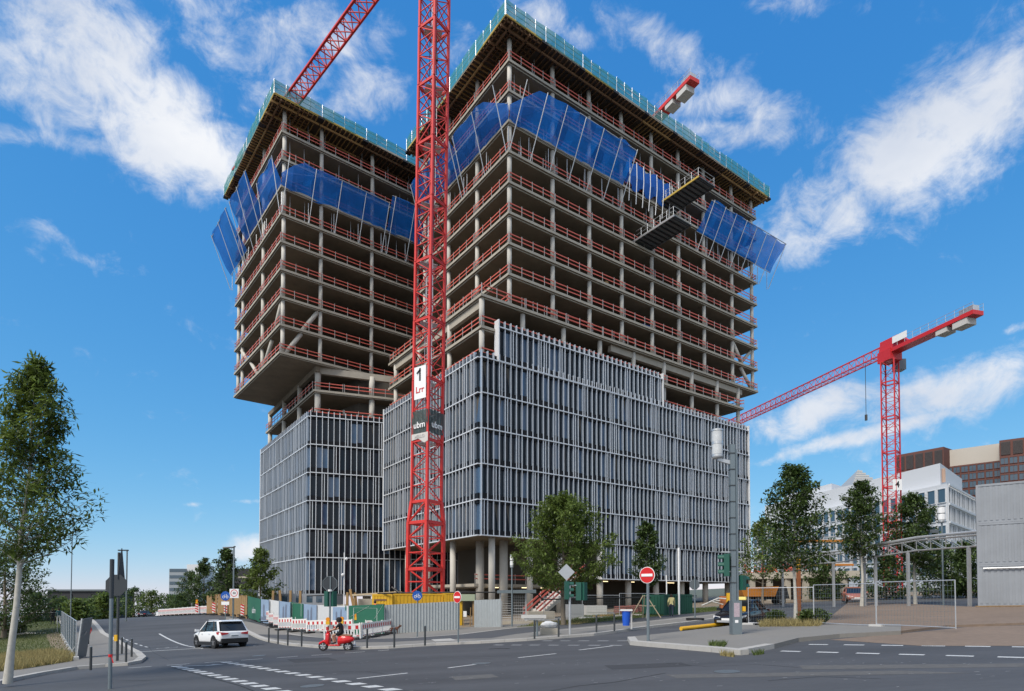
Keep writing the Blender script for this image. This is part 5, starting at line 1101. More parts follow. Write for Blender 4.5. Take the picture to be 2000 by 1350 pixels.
wall_prism('beige_band', a2 + Vector((0, .5, 0)), b2 + Vector((0, .5, 0)), 12, zt(906, 230), zt(873, 230), beige, t)
def louvres(a, b, k, z0, z1):
    d = (b - a); L = d.length; d.normalize(); n = Vector((d.y, -d.x, 0)) * .15; ang = math.atan2(d.y, d.x); w = L / k * .78
    for i in range(k):
        def mk():
            m = MB(); m.box(0, w, -.05, .05, 0, z1 - z0)
            for j in range(12): m.box(0, w, -.14, -.05, (z1 - z0) * j / 12, (z1 - z0) * (j + .45) / 12)
            return m.mesh('louvre_panel', browndk)
        obj('louvre_panel', cached(('lv', round(w, 2), round(z1 - z0, 1)), mk), t, a + d * (L * (i + .5) / k - w / 2) + n + Vector((0, 0, z0)) - t.location - Vector((0, 0, 0)), ang)
a1.z = b1.z = a2.z = b2.z = a3.z = b3_.z = 0
louvres(a1, b1, 5, zt(912, 238), zt(885, 238)); louvres(a3, b3_, 6, zt(882, 212), zt(856, 212))
windows(t, a1, b1, [zt(928, 238), zt(946, 238)], 6, 2.0, 2.2, brownb, key='wb', mull=True); windows(t, a2, b2, [zt(920 + 15.6 * i, 230) for i in range(4)], 7, 2.0, 2.2, brownb, key='wb', mull=True); windows(t, a3, b3_, [zt(900 + 17 * i, 212) for i in range(5)], 8, 2.1, 2.2, brownb, key='wb', mull=True)
t = thing('pyramid_tower', D(1680, 520), 'distant tower of which only the grey pyramid tip shows above the white office building', 'tower'); zb = W(1680, 947, 520).z - t.location.z; za = W(1680, 917, 520).z - t.location.z; m = MB(); m.box(-13, 13, -13, 13, 0, zb - 2); m.build('shaft', greyb, t); m = MB(); m.add([(-12, -12, zb - 2), (12, -12, zb - 2), (12, 12, zb - 2), (-12, 12, zb - 2), (0, 0, za)], [(0, 1, 4), (1, 2, 4), (2, 3, 4), (3, 0, 4)]); m.build('pyramid', greyb, t)
for k in range(6): f = 1 - (k + .4) / 6.5; m = MB(); z = zb - 2 + (za - zb + 2) * (k + .4) / 6.5; m.box(-12 * f - .2, 12 * f + .2, -12 * f - .25, -12 * f, z, z + 1.2); m.build('ledge', ballast, t)
# pipe bridge
t = thing('pipe_bridge', D(1700, 46, 0), 'white lattice pipe bridge carrying pipes past the street trees on the right', 'pipe bridge'); P = [W(1912, 1066, 40), W(1790, 1075, 45), W(1640, 1098, 52), W(1440, 1111, 66)]; up = Vector((0, 0, .75)); m = MB(); tl = t.location
for a, b in zip(P, P[1:]):
    k = max(4, int((b - a).length / 1.1)); sd = Vector((.25, .55, 0))
    for o in (Vector(), up, sd, sd + up): m.tube(a + o - tl, b + o - tl, .05, 6)
    for i in range(k): p, q = a.lerp(b, i / k), a.lerp(b, (i + 1) / k); m.bar(p - tl, q + up - tl, .04); m.bar(q - tl, q + up - tl, .04); m.bar(p + sd - tl, q + sd + up - tl, .04)
m.build('lattice', steel, t)
for j in range(3): m = MB(); m.path([p + Vector((.1 * j, .18 * j, .95 + .02 * j)) - tl for p in P], .10, 8); m.build('pipe', white if j else steel, t)
for j in range(3): a = P[0] + Vector((.25 * j, .2 * j, .95)) - tl; m = MB(); m.path([a, a + Vector((.5, -.1, -.15)), a + Vector((.75, -.15, -.6)), a + Vector((.78, -.15, -3.4))], .10, 8); m.build('pipe', steel, t)
for f in (P[0].lerp(P[1], .15), P[1].lerp(P[2], .1), P[2].lerp(P[1], .35), P[2].lerp(P[3], .05), P[2].lerp(P[3], .5), P[1].lerp(P[2], .5)): m = MB(); m.box(-.09, .09, -.09, .09, gz(f.x) - f.z, .0); m.build('support', steel, t, f - tl)
# low concrete building under construction right of the facade, with loader
t = thing('low_building', D(1500, 78), 'low concrete shell with red steel on its roof behind the taxi', 'building'); a, b = D(1462, 80), D(1680, 74); zr = W(1570, 1122, 77).z; dz = t.location
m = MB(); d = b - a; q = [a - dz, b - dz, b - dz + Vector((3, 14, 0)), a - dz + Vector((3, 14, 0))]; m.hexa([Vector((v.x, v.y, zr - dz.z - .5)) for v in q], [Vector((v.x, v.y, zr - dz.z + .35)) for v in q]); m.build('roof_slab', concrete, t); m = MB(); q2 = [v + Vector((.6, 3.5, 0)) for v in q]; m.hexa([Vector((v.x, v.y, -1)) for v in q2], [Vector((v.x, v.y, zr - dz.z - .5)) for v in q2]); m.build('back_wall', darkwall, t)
for i in range(6): p = a.lerp(b, (i + .3) / 6) - dz; m = MB(); m.box(-.35, .35, 0, .5, -1, zr - dz.z - .5); m.build('column', concrete, t, (p.x, p.y + .3, 0))
m = MB()
for i in range(26): p = a.lerp(b, rnd.uniform(.1, .6)) - dz + Vector((0, rnd.uniform(1, 5), zr - dz.z + .35)); m.bar(p, p + Vector((rnd.uniform(-1.4, 1.4), rnd.uniform(-.5, .5), rnd.uniform(.3, 1.6))), .14)
tag(m.build('red_steel', railred, t), kind='stuff')
t = thing('scaffold_deck', D(1605, 95), 'high scaffold deck with orange edge boards behind the street trees on the right', 'scaffold'); z = W(1605, 1055, 95).z - t.location.z; m = MB(); m.box(-4, 5, 0, 3, z - .25, z); m.box(-4, 5, 0, 3, z - 4, z - 3.6); m.build('deck', ballast, t); m = MB(); m.box(-4.1, 5.1, -.1, 0, z - .3, z + .05); m.box(-4.1, 5.1, -.1, 0, z - 4.1, z - 3.8); m.build('edge_board', orange, t)
for x in (-4, -1, 2, 5): m = MB(); m.tube((x, 0, -1), (x, 0, z + 1.2), .06, 6); m.build('standard', steel, t)
m = MB(); [m.tube((-4, 0, z + q), (5, 0, z + q), .05, 6) for q in (.6, 1.1)]; m.build('railing', steel, t)
# far left
t = thing('high_rise', D(352, 300), 'grey high-rise slab with blue-grey window bands on the far left horizon', 'building'); b0 = t.location; wpx = 300 / F_PX; zt_ = W(352, 1107, 300).z - b0.z; m = MB(); m.box(-22 * wpx, 10 * wpx, 0, 14, 0, zt_ - 1); m.build('body', greyb, t); m = MB(); m.box(10 * wpx + .02, 34 * wpx, 1, 16, 0, zt_ + 1.2); m.build('stair_tower', wbuild, t)
k = 7
for i in range(k): m = MB(); z = zt_ - 2.6 - i * 3.2; m.box(-21 * wpx, 9.5 * wpx, -.12, -.01, z, z + 1.5); m.build('window_band', wwin, t)
t = thing('museum_building', D(470, 135), 'dark building with a sharply sloped roof edge left of the towers', 'building'); b0 = t.location; s = 135 / F_PX; m = MB(); Zb = lambda py: W(470, py, 135).z - b0.z
m.add([(-62 * s, 0, Zb(1162)), (-40 * s, 0, Zb(1113)), (58 * s, 0, Zb(1109)), (58 * s, 0, Zb(1138)), (-30 * s, 0, Zb(1150)), (-62 * s, 22, Zb(1162)), (-40 * s, 22, Zb(1113)), (58 * s, 22, Zb(1109)), (58 * s, 22, Zb(1138)), (-30 * s, 22, Zb(1150))], [(0, 4, 3, 2, 1), (5, 6, 7, 8, 9), (0, 1, 6, 5), (1, 2, 7, 6), (2, 3, 8, 7), (3, 4, 9, 8), (4, 0, 5, 9)]); m.build('upper_block', darkb, t)
m = MB(); m.box(-45 * s, 58 * s, 1.5, 22, -2, Zb(1150)); m.build('lower_storey', greyb, t); m = MB(); m.box(-5 * s, 58 * s, -.1, -.02, Zb(1126), Zb(1129)); m.build('light_band', beige, t)
for i in range(5): m = MB(); m.box((-36 + 18 * i) * s, (-24 + 18 * i) * s, 1.35, 1.48, Zb(1180), Zb(1160)); m.build('window', wwin, t)
t = thing('dark_shed', D(155, 170), 'long low dark building beyond the trees on the far left', 'building'); m = MB(); m.box(-9, 8, 0, 12, -2, 8.2); m.box(-9, -2, -.2, 0, 5, 7.4); m.build('body', darkb, t); m = MB(); m.box(-9.3, 8.3, -.5, 12.3, 8.2, 8.7); m.build('roof', signback, t)
for i in range(5): m = MB(); m.box(-8 + 3.1 * i, -6 + 3.1 * i, -.28, -.2, 3.4, 4.8); m.build('window', wwin, t)

# ------------------------------------------------------------------ trees and plants
def leaves_mesh(name, pts, size, m_, seed, droop=.35, thin=1.0):
    r = np.random.RandomState(seed); n = len(pts); az = r.uniform(0, 2 * np.pi, n); el = r.normal(-droop, .55, n); L = size * r.uniform(.6, 1.4, n); wd = L * r.uniform(.42, .62, n) * thin
    d = np.stack([np.cos(az) * np.cos(el), np.sin(az) * np.cos(el), np.sin(el)], 1); s = np.stack([-np.sin(az), np.cos(az), r.normal(0, .5, n)], 1); s /= np.linalg.norm(s, axis=1)[:, None]
    v = np.empty((n, 4, 3)); v[:, 0] = pts; v[:, 1] = pts + d * (L * .45)[:, None] + s * (wd * .5)[:, None]; v[:, 2] = pts + d * L[:, None]; v[:, 3] = pts + d * (L * .45)[:, None] - s * (wd * .5)[:, None]
    me = bpy.data.meshes.new(name); me.vertices.add(4 * n); me.loops.add(4 * n); me.polygons.add(n); me.vertices.foreach_set('co', v.ravel()); me.loops.foreach_set('vertex_index', np.arange(4 * n)); me.polygons.foreach_set('loop_start', np.arange(0, 4 * n, 4)); me.polygons.foreach_set('loop_total', np.full(n, 4)); me.materials.append(m_); me.update(); me.validate(); return me
def tree(name, p, label, prof, nl, size, m_, trunk_r, bark_, seed, clump=.55, nb=40, group=None, lean=0.0, droop=.35, thin=1.0, up=.45, cx=0.0):
    """prof: (height, radius) outline of the crown"""
    t = thing(name, p, label, 'tree', group); r = np.random.RandomState(seed); hs_ = [a for a, _ in prof]; rs_ = [b for _, b in prof]; h0, h1 = hs_[0], hs_[-1]; rad = lambda z: np.interp(z, hs_, rs_)
    m = MB(); tpts = [Vector((lean * z + .04 * math.sin(z * 1.3 + seed), .03 * math.cos(z * 1.7), z)) for z in np.linspace(0, h1 * .93, 9)]
    for i, (a, b) in enumerate(zip(tpts, tpts[1:])): m.tube(a, b, trunk_r * (1 - i / 9.2) * (1.25 if i == 0 else 1), 9, 0, trunk_r * (1 - (i + 1) / 9.2), False)
    cents = []; at = lambda z: Vector((lean * z, 0, z))
    for i in range(nb):
        z = h0 + (h1 - h0) * ((i + r.uniform()) / nb) ** .9; a = i * 2.4 + r.uniform(-.5, .5); R_ = rad(z) * r.uniform(.55, 1.0); tip = at(z) + Vector((math.cos(a) * R_, math.sin(a) * R_, 0)); base = at(max(h0 * .55, z - R_ * up - .3)); mid = base.lerp(tip, .5) + Vector((0, 0, -.08 * R_)); rr = trunk_r * .30 * (1 - .6 * (z - h0) / (h1 - h0))
        m.tube(base, mid, rr, 5, 0, rr * .6, False); m.tube(mid, tip, rr * .6, 5, 0, rr * .2, False)
        for f in (1.0, .72, .45): q = base.lerp(tip, f); cents.append((q, clump * (.6 + .5 * r.uniform()) * min(1, .45 + rad(z) * .3)))
    m.build('trunk', bark_, t, smooth=True)
    k = len(cents); c = np.array([tuple(q) for q, _ in cents]); sg = np.array([s for _, s in cents]); idx = r.randint(0, k, nl); dirs = r.normal(0, 1, (nl, 3)); dirs /= np.linalg.norm(dirs, axis=1)[:, None]; rad_ = sg[idx] * r.uniform(.25, 1.0, nl) ** .6; pts = c[idx] + dirs * rad_[:, None] * np.array([1, 1, .62]); pts[:, 2] = np.maximum(pts[:, 2], h0 * .8)
    obj('crown', leaves_mesh('crown', pts, size, m_, seed, droop, thin), t); return t
tree('street_tree', D(20, 20.6, .12), 'tall airy street tree with pale trunk at the left edge', [(4.7, 1.1), (5.3, 2.0), (6.1, 2.3), (6.9, 1.85), (7.8, 1.4), (8.8, 1.3), (9.7, 1.15), (10.3, .75), (10.8, .5), (11.2, .2)], 13500, .24, leafm, .12, barkw, 11, .48, 92, lean=.075, droop=.15, thin=.5)
tree('dark_tree', D(10, 52), 'dense dark tree behind the tall pale-trunked tree at the left edge', [(1.4, 2.6), (3, 4.2), (5, 4.4), (6.6, 3.2), (8.0, 1.2)], 9000, .26, leafd, .2, bark, 5, .9, 46)
tree('street_tree', G(1100, 1220, .14), 'round spreading green tree in front of the open pillars', [(3.1, 2.6), (4.0, 4.1), (5.2, 4.1), (6.3, 3.5), (7.4, 2.8), (8.4, 1.9), (9.2, .8)], 27000, .23, leafm, .16, bark, 21, .68, 84, thin=.8)
tree('street_tree', D(1264, 45.5, .14), 'small slender tree held by stakes, between the blue bin and the long facade', [(2.9, .9), (3.6, 1.6), (4.6, 1.45), (5.6, 1.05), (6.6, .7), (7.4, .25)], 7000, .2, leafd, .08, barkw, 31, .5, 34)
tree('street_tree', D(1490, 56, .14), 'sparse light tree between the lamp post and the tall limewashed tree', [(3.2, 2.0), (4.6, 2.9), (6.0, 2.6), (7.4, 1.7), (8.4, .8)], 3600, .27, leafm, .12, bark, 41, .8, 30)
tree('street_tree', G(1553, 1216, .1), 'tall tree with limewashed trunk right of the taxi', [(3.4, 1.5), (4.2, 1.9), (5.4, 1.85), (6.4, 1.5), (7.4, 1.3), (8.1, .7), (8.7, .4)], 10000, .19, leafd, .10, barkw, 51, .62, 44)
tree('street_tree', D(1684, 49, .1), 'middle one of the three tall trees in front of the white office building', [(4.4, 1.7), (5.6, 2.2), (7.0, 1.9), (8.4, 1.5), (9.6, .9), (10.3, .4)], 9000, .23, leafd, .13, barkw, 61, .68, 40)
tree('street_tree', D(1787, 48, .1), 'dense dark tree left of the lamp in front of the white office building', [(3.2, 1.6), (4.2, 2.2), (5.6, 2.25), (7.0, 1.7), (8.2, 1.0), (8.9, .4)], 10000, .23, leafd, .13, barkw, 71, .7, 42)
for i, (px, dd, h, rr, lab) in enumerate(((1610, 72, 6.0, 3.0, 'low bushy tree under the scaffold deck'), (1530, 84, 8.0, 3.4, 'dark bushy tree behind the tall limewashed tree'), (1840, 62, 5.5, 3.2, 'dark bushy tree under the right end of the pipe bridge'), (1730, 66, 5.0, 3.4, 'dark bushy tree under the pipe bridge between the two right trees'), (1890, 58, 5.6, 2.4, 'dark bushy tree beside the grey cabins'))): tree('bushy_tree', D(px, dd), lab, [(.4, rr * .7), (h * .35, rr), (h * .7, rr * .8), (h, rr * .2)], 4200, .34, leafd, .14, bark, 100 + i, .9, 24, 'dark bushy trees behind the street trees')
for i, (px, dd, h, rr, lab, mm) in enumerate(((508, 60.5, 6.9, 2.2, 'round green tree at the left corner of the left-hand tower', leafm), (442, 66, 7.4, 2.0, 'dark tree directly behind the street lamp with the 30 sign', leafd), (398, 84, 8.0, 2.4, 'dark tree left of the sloped dark building', leafd), (372, 98, 7.4, 2.6, 'dark tree in front of the far grey high-rise', leafd))): tree('small_tree', D(px, dd), lab, [(1.2, rr * .6), (h * .4, rr), (h * .7, rr * .75), (h, rr * .15)], 5200, .28, mm, .12, bark, 200 + i, .7, 28)
for i, (px, dd, h, rr) in enumerate(((70, 120, 6, 4), (118, 130, 5, 3.6), (180, 150, 5.6, 4.4), (205, 120, 5.2, 4), (262, 160, 8, 5), (296, 150, 6.5, 4.6), (330, 170, 6, 5), (150, 110, 3.8, 3.4), (355, 140, 5, 4.4))): tree('distant_tree', D(px, dd), f'{ORD[i]} leafy tree in the distant row on the far left, counted from the nearest lawn', [(.3, rr * .7), (h * .35, rr), (h * .7, rr * .8), (h, rr * .2)], 2600, .55, (leafd, leafm)[i % 2], .25, bark, 300 + i, 1.5, 20, 'distant trees along the left road')
def blades(name, poly, n, h, m_, seed, base, lab=None, wmul=.018):
    r = np.random.RandomState(seed); xs_ = [p.x for p in poly]; ys_ = [p.y for p in poly]; pts = []
    def inside(x, y):
        c = False; j = len(poly) - 1
        for i in range(len(poly)):
            if (poly[i].y > y) != (poly[j].y > y) and x < (poly[j].x - poly[i].x) * (y - poly[i].y) / (poly[j].y - poly[i].y) + poly[i].x: c = not c
            j = i
        return c
    while len(pts) < n:
        x, y = r.uniform(min(xs_), max(xs_)), r.uniform(min(ys_), max(ys_))
        if inside(x, y): pts.append((x, y, gz(x) + rise(x, y) + base))
    p = np.array(pts); hh = h * r.uniform(.5, 1.3, n); a = r.uniform(0, 6.28, n); w = np.stack([np.cos(a), np.sin(a), 0 * a], 1) * wmul; tip = np.stack([r.normal(0, .35, n), r.normal(0, .35, n), np.ones(n)], 1) * hh[:, None]
    v = np.empty((n, 3, 3)); v[:, 0] = p - w; v[:, 1] = p + w; v[:, 2] = p + tip; me = bpy.data.meshes.new(name); me.from_pydata(v.reshape(-1, 3).tolist(), [], np.arange(3 * n).reshape(-1, 3).tolist()); me.materials.append(m_); return tag(obj(name, me), kind='stuff')
blades('lawn_grass', lawn, 16000, .13, grassm, 1, .13)
blades('dry_grass', GP([(-40, 1316), (40, 1308), (140, 1292), (146, 1284), (100, 1276), (20, 1284), (-40, 1292)], .12), 9000, .38, grassdry, 2, .13)
blades('verge_grass', vp, 12000, .14, grassm, 3, .13); blades('dry_grass', GP([(1030, 1222), (1130, 1220), (1160, 1214), (1105, 1212), (1040, 1217)], .13), 2500, .12, grassdry, 4, .14)
blades('weeds', GP([(1482, 1227), (1600, 1226), (1610, 1219), (1490, 1219)], .1), 2600, .36, grassdry, 5, .1); blades('weeds', GP([(1385, 1262), (1415, 1264), (1420, 1258), (1390, 1257)], .16), 260, .16, grassm, 6, .16); blades('weeds', GP([(1408, 1281), (1432, 1284), (1436, 1281), (1410, 1277)], 0), 160, .16, grassdry, 7, .0)
blades('weeds', GP([(1470, 1281), (1492, 1278), (1492, 1275), (1472, 1278)], 0), 90, .16, grassm, 8, .0)
for i, (px, py, h, rr, lab) in enumerate(((1516, 1219, .7, .5, 'leafy green shrub at the mesh fence right of the taxi'), (1590, 1221, .8, .8, 'low green shrub between the limewashed tree and the gravel yard'), (30, 1240, 1.0, 1.0, 'low dark shrub by the mesh fence behind the lawn'))):
    t = thing('shrub', G(px, py, .1), lab, 'shrub'); r = np.random.RandomState(400 + i); n = 1500; q = r.normal(0, 1, (n, 3)); q /= np.linalg.norm(q, axis=1)[:, None]; q *= r.uniform(.3, 1, n)[:, None] ** .5; pts = q * np.array([rr, rr * .6, h * .5]) + np.array([0, 0, h * .5]); obj('leaves', leaves_mesh('leaves', pts, .15, leafl if i < 2 else leafd, 400 + i, -.4), t); m = MB()
    for k in range(6): m.tube((0, 0, 0), (rr * .6 * math.cos(k), rr * .4 * math.sin(k), h * .7), .015, 5)
    m.build('stem', bark, t)

# ------------------------------------------------------------------ vehicles
def wheel(root, x, y, r, w, name='wheel', rim=alloy, prof=None):
    s = 1 if y > 0 else -1; m = MB(); n = 24; prof = [(r * .62, -w / 2), (r * .93, -w / 2), (r, -w * .36), (r, w * .36), (r * .93, w / 2), (r * .62, w / 2)]
    vs = [(p * math.cos(2 * math.pi * i / n), q, p * math.sin(2 * math.pi * i / n)) for i in range(n) for p, q in prof]; k = len(prof)
    m.add(vs, [(i * k + j, i * k + j + 1, ((i + 1) % n) * k + j + 1, ((i + 1) % n) * k + j) for i in range(n) for j in range(k - 1)]); ty = m.build(name, rubber, root, (x, y, r), smooth=False)
    m = MB(); m.cyl((0, s * w * .2, 0), r * .64, .03, 24, (0, 1, 0)); m.build('hub', black, ty)
    for j in range(5): a = 2 * math.pi * j / 5 + .3; m = MB(); m.bar((0, s * (w * .42), 0), (r * .62 * math.cos(a), s * w * .42, r * .62 * math.sin(a)), .05, .07); m.build('spoke', rim, ty)
    m = MB(); kk = 24
    for j in range(kk):
        a, b = 2 * math.pi * j / kk, 2 * math.pi * (j + 1) / kk; m.quad((r * .58 * math.cos(a), s * w * .46, r * .58 * math.sin(a)), (r * .58 * math.cos(b), s * w * .46, r * .58 * math.sin(b)), (r * .66 * math.cos(b), s * w * .5, r * .66 * math.sin(b)), (r * .66 * math.cos(a), s * w * .5, r * .66 * math.sin(a)))
    m.build('rim', rim, ty)
def loft(root, name, secs, m_, smooth=True, sub=2):
    """secs: (x, [(y,z)...half outline from bottom to top]) mirrored and skinned along x"""
    m = MB(); n = len(secs[0][1]) * 2; vs = []
    for x, half in secs: vs += [(x, y, z) for y, z in half] + [(x, -y, z) for y, z in reversed(half)]
    fs = []
    for i in range(len(secs) - 1):
        for j in range(n): fs.append((i * n + j, i * n + (j + 1) % n, (i + 1) * n + (j + 1) % n, (i + 1) * n + j))
    fs += [tuple(range(n - 1, -1, -1)), tuple((len(secs) - 1) * n + j for j in range(n))]; m.add(vs, fs)
    o = m.build(name, m_, root, smooth=smooth)
    if sub: md = o.modifiers.new('round', 'BEVEL'); md.width = .05; md.segments = 3; md.limit_method = 'ANGLE'; md.angle_limit = R(25)
    return o
def car(name, p, ang, label, paintm, L, Wd, H, suv, taxi=False):
    t = thing(name, p, label, 'car', None, ang); t.rotation_euler = (0, -math.atan(SLOPE) * math.cos(ang), ang); hw = Wd / 2; hl = L / 2; gc = .24 if suv else .18; belt = H * .60; hood = H * (.58 if suv else .55)
    S_ = lambda x, w, zb, zt: (x, [(w * .88, zb), (w * .99, zb + (zt - zb) * .25), (w, zb + (zt - zb) * .6), (w * .95, zt - .02), (w * .9, zt)])
    loft(t, 'body', [S_(-hl, hw * .86, gc + .22, belt - .05), S_(-hl + .1, hw * .95, gc + .08, belt), S_(-hl + .7, hw, gc, belt + .01), S_(-.2, hw, gc, belt), S_(hl - 1.25, hw, gc, belt - .03), S_(hl - 1.0, hw * .99, gc, hood), S_(hl - .35, hw * .93, gc + .03, hood - .09), S_(hl - .08, hw * .82, gc + .1, hood - .22), S_(hl, hw * .7, gc + .2, hood - .32)], paintm)
    xr0, xr1, xf1, xf0 = (-hl + .14, -hl + .66, hl - 2.05, hl - 1.05) if suv else (-hl + .75, -hl + 1.5, hl - 2.15, hl - 1.25); rw = hw * .76; bw = hw * .905
    loft(t, 'roof', [(xr1 - .12, [(rw * .96, H - .09), (rw * .9, H - .05), (rw * .5, H - .03)]), (xr1 + .3, [(rw, H - .07), (rw * .95, H - .02), (rw * .5, H)]), (0, [(rw, H - .07), (rw * .95, H - .01), (rw * .5, H + .01)]), (xf1, [(rw * .96, H - .12), (rw * .9, H - .07), (rw * .5, H - .05)])], paintm)
    zt, zb = H - .085, belt - .01
    def pane(n, pts, mm=carglass, th=None): m = MB(); m.poly(pts); return m.build(n, mm, t)
    pane('rear_window', [(xr0, -bw * .92, zb), (xr1 - .1, -rw * .93, zt), (xr1 - .1, rw * .93, zt), (xr0, bw * .92, zb)]); pane('windscreen', [(xf0, bw * .95, zb - .02), (xf1 - .02, rw * .95, zt - .03), (xf1 - .02, -rw * .95, zt - .03), (xf0, -bw * .95, zb - .02)])
    for s in (1, -1):
        q = lambda x, z: (x, s * (bw + (rw - bw) * (z - zb) / (zt - zb)) , z); xs_ = [(xr0 + .16, xr1 + .16), (xr0 + .95, xr1 + .75), (.15, .12), (xf0 - .12, xf1 - .05)]
        for i in range(3):
            a, b = xs_[i], xs_[i + 1]; pts = [q(a[0] + .05, zb + .02), q(b[0] - .05, zb + .02), q(b[1] - .05, zt - .02), q(a[1] + .05, zt - .02)]; pane('side_window', pts if s > 0 else pts[::-1])
        for i, (a, w) in enumerate(zip(xs_, (.12, .07, .06, .06))): m = MB(); m.bar(Vector(q(a[0], zb - .02)) , Vector(q(a[1], zt + .03)), w, w); m.build('pillar', paintm if i in (0, 3) else black, t)
        m = MB(); m.bar((-hl + .9, s * hw * .99, gc + .04), (hl - .95, s * hw * .99, gc + .04), .05, .2); m.build('sill', black if suv else paintm, t)
        for x in (-hl + .9, hl - .92):
            m = MB(); rr = .36 if suv else .33
            for j in range(14):
                a, b = math.pi * (-.08 + 1.16 * j / 14), math.pi * (-.08 + 1.16 * (j + 1) / 14); P = lambda w, r_: (x + r_ * math.cos(w), s * (hw + .006), rr - .01 + r_ * math.sin(w)); m.quad(P(a, 0), P(b, 0), P(b, rr + .05), P(a, rr + .05)) if False else m.quad(P(a, rr + .0), P(b, rr + .0), P(b, rr + (.09 if suv else .03)), P(a, rr + (.09 if suv else .03)))
            m.build('wheel_arch', black if suv else paintm, t); m = MB(); m.cyl((x, s * (hw - .06), rr), rr + .04, .14, 24, (0, 1, 0)); m.build('wheel_well', black, t); wheel(t, x, s * (hw - .11), rr - .01, .24)
        m = MB(); m.hexa(((xf0 - .3, s * hw * .95, belt - .02), (xf0 - .15, s * hw * .95, belt - .02), (xf0 - .15, s * (hw + .2), belt), (xf0 - .28, s * (hw + .2), belt)), ((xf0 - .3, s * hw * .95, belt + .12), (xf0 - .15, s * hw * .95, belt + .12), (xf0 - .17, s * (hw + .2), belt + .16), (xf0 - .28, s * (hw + .2), belt + .16))); m.build('mirror', paintm, t)
        for x in (-.7, .45): m = MB(); m.box(x - .1, x + .1, s * hw - .02, s * hw + .02, belt - .16, belt - .12); m.build('handle', paintm, t)
        zz = belt - .17; m = MB(); m.hexa(((-hl - .04, s * hw * .42, zz - .0), (-hl - .03, s * hw * .84, zz - .06), (-hl + .34, s * (hw + .012), zz + .0), (-hl + .12, s * hw * .4, zz)), ((-hl - .02, s * hw * .42, zz + .07), (-hl - .0, s * hw * .88, zz + .13), (-hl + .46, s * (hw + .012), zz + .13), (-hl + .14, s * hw * .4, zz + .08))); m.build('tail_lamp', lampred, t)
        m = MB(); zz = hood - .30; m.hexa(((hl - .04, s * hw * .42, zz - .02), (hl - .14, s * hw * .86, zz), (hl - .6, s * hw * .97, zz + .1), (hl - .2, s * hw * .4, zz + .02)), ((hl - .05, s * hw * .42, zz + .08), (hl - .15, s * hw * .87, zz + .14), (hl - .62, s * hw * .96, zz + .17), (hl - .2, s * hw * .4, zz + .1))); m.build('headlight', lampclear, t)
        if suv: m = MB(); m.bar((-hl + .9, s * rw * .88, H + .05), (hl - 2.2, s * rw * .88, H + .05), .04, .04); m.build('roof_rail', steel, t)
    m = MB(); m.hexa(((-hl - .05, -hw * .84, gc + .08), (-hl + .5, -hw * .98, gc), (-hl + .5, hw * .98, gc), (-hl - .05, hw * .84, gc + .08)), ((-hl - .07, -hw * .84, gc + (.34 if suv else .2)), (-hl + .5, -hw * 1.005, gc + .3), (-hl + .5, hw * 1.005, gc + .3), (-hl - .07, hw * .84, gc + (.34 if suv else .2)))); m.build('rear_bumper', black if suv else paintm, t)
    m = MB(); m.box(-hl - .04, -hl + .02, -.27, .27, belt - .34, belt - .21); pl = m.build('number_plate', signwhite, t); m = MB(); m.box(-hl - .045, -hl - .041, -.2, .22, belt - .31, belt - .25); m.build('plate_print', polegrey, pl)
    m = MB(); m.box(hl - .03, hl + .025, -.27, .27, gc + .2, gc + .32); m.build('number_plate', signwhite, t); m = MB(); m.hexa(((hl - .06, -hw * .4, hood - .36), (hl - .06, hw * .4, hood - .36), (hl - .2, hw * .4, hood - .36), (hl - .2, -hw * .4, hood - .36)), ((hl - .05, -hw * .4, hood - .25), (hl - .05, hw * .4, hood - .25), (hl - .2, hw * .4, hood - .25), (hl - .2, -hw * .4, hood - .25))); m.build('grille', black, t); m = MB(); m.bar((hl - .02, -hw * .6, gc + .15), (hl - .02, hw * .6, gc + .15), .03, .12); m.build('lower_grille', steel, t)
    if suv: m = MB(); m.hexa(((xr1 - .28, -rw * .9, H - .09), (xr1 + .1, -rw * .9, H - .03), (xr1 + .1, rw * .9, H - .03), (xr1 - .28, rw * .9, H - .09)), ((xr1 - .28, -rw * .9, H - .06), (xr1 + .1, -rw * .9, H + .01), (xr1 + .1, rw * .9, H + .01), (xr1 - .28, rw * .9, H - .06))); m.build('spoiler', paintm, t); m = MB(); m.bar((-hl + .1, .0, belt + .22), (-hl + .36, .4, belt + .3), .02); m.build('rear_wiper', black, t)
    if taxi: m = MB(); m.hexa(((-.14, -.27, H), (.1, -.27, H), (.1, .27, H), (-.14, .27, H)), ((-.1, -.25, H + .17), (.06, -.25, H + .17), (.06, .25, H + .17), (-.1, .25, H + .17))); o = m.build('roof_sign', mat('taxi_sign', (.75, .62, .18), .4), t); 
    return t
car('parked_suv' if False else 'white_suv', D(431, 38.2, 0), R(137), 'white compact SUV seen from behind at the left junction', carwhite, 4.6, 1.86, 1.69, True)
car('taxi', D(1449, 34.6, 0), R(-131), 'black saloon taxi with a yellow roof sign coming round the corner', carblack, 4.7, 1.82, 1.44, False, True)
car('parked_car', D(1668, 60, .1), R(-112), 'small reddish car half hidden behind the mesh fence on the gravel yard', mat('car_paint_rust', (.34, .12, .08), .4), 4.3, 1.8, 1.5, False)
for i, (px, dd, mm) in enumerate(((285, 140, carblack), (305, 150, alloy), (318, 128, carwhite))): car('distant_car', D(px, dd), R(100 + 20 * i), ('distant dark car', 'distant silver car', 'distant white car')[i] + ' at the far end of the left road', mm, 4.4, 1.8, 1.5, False)
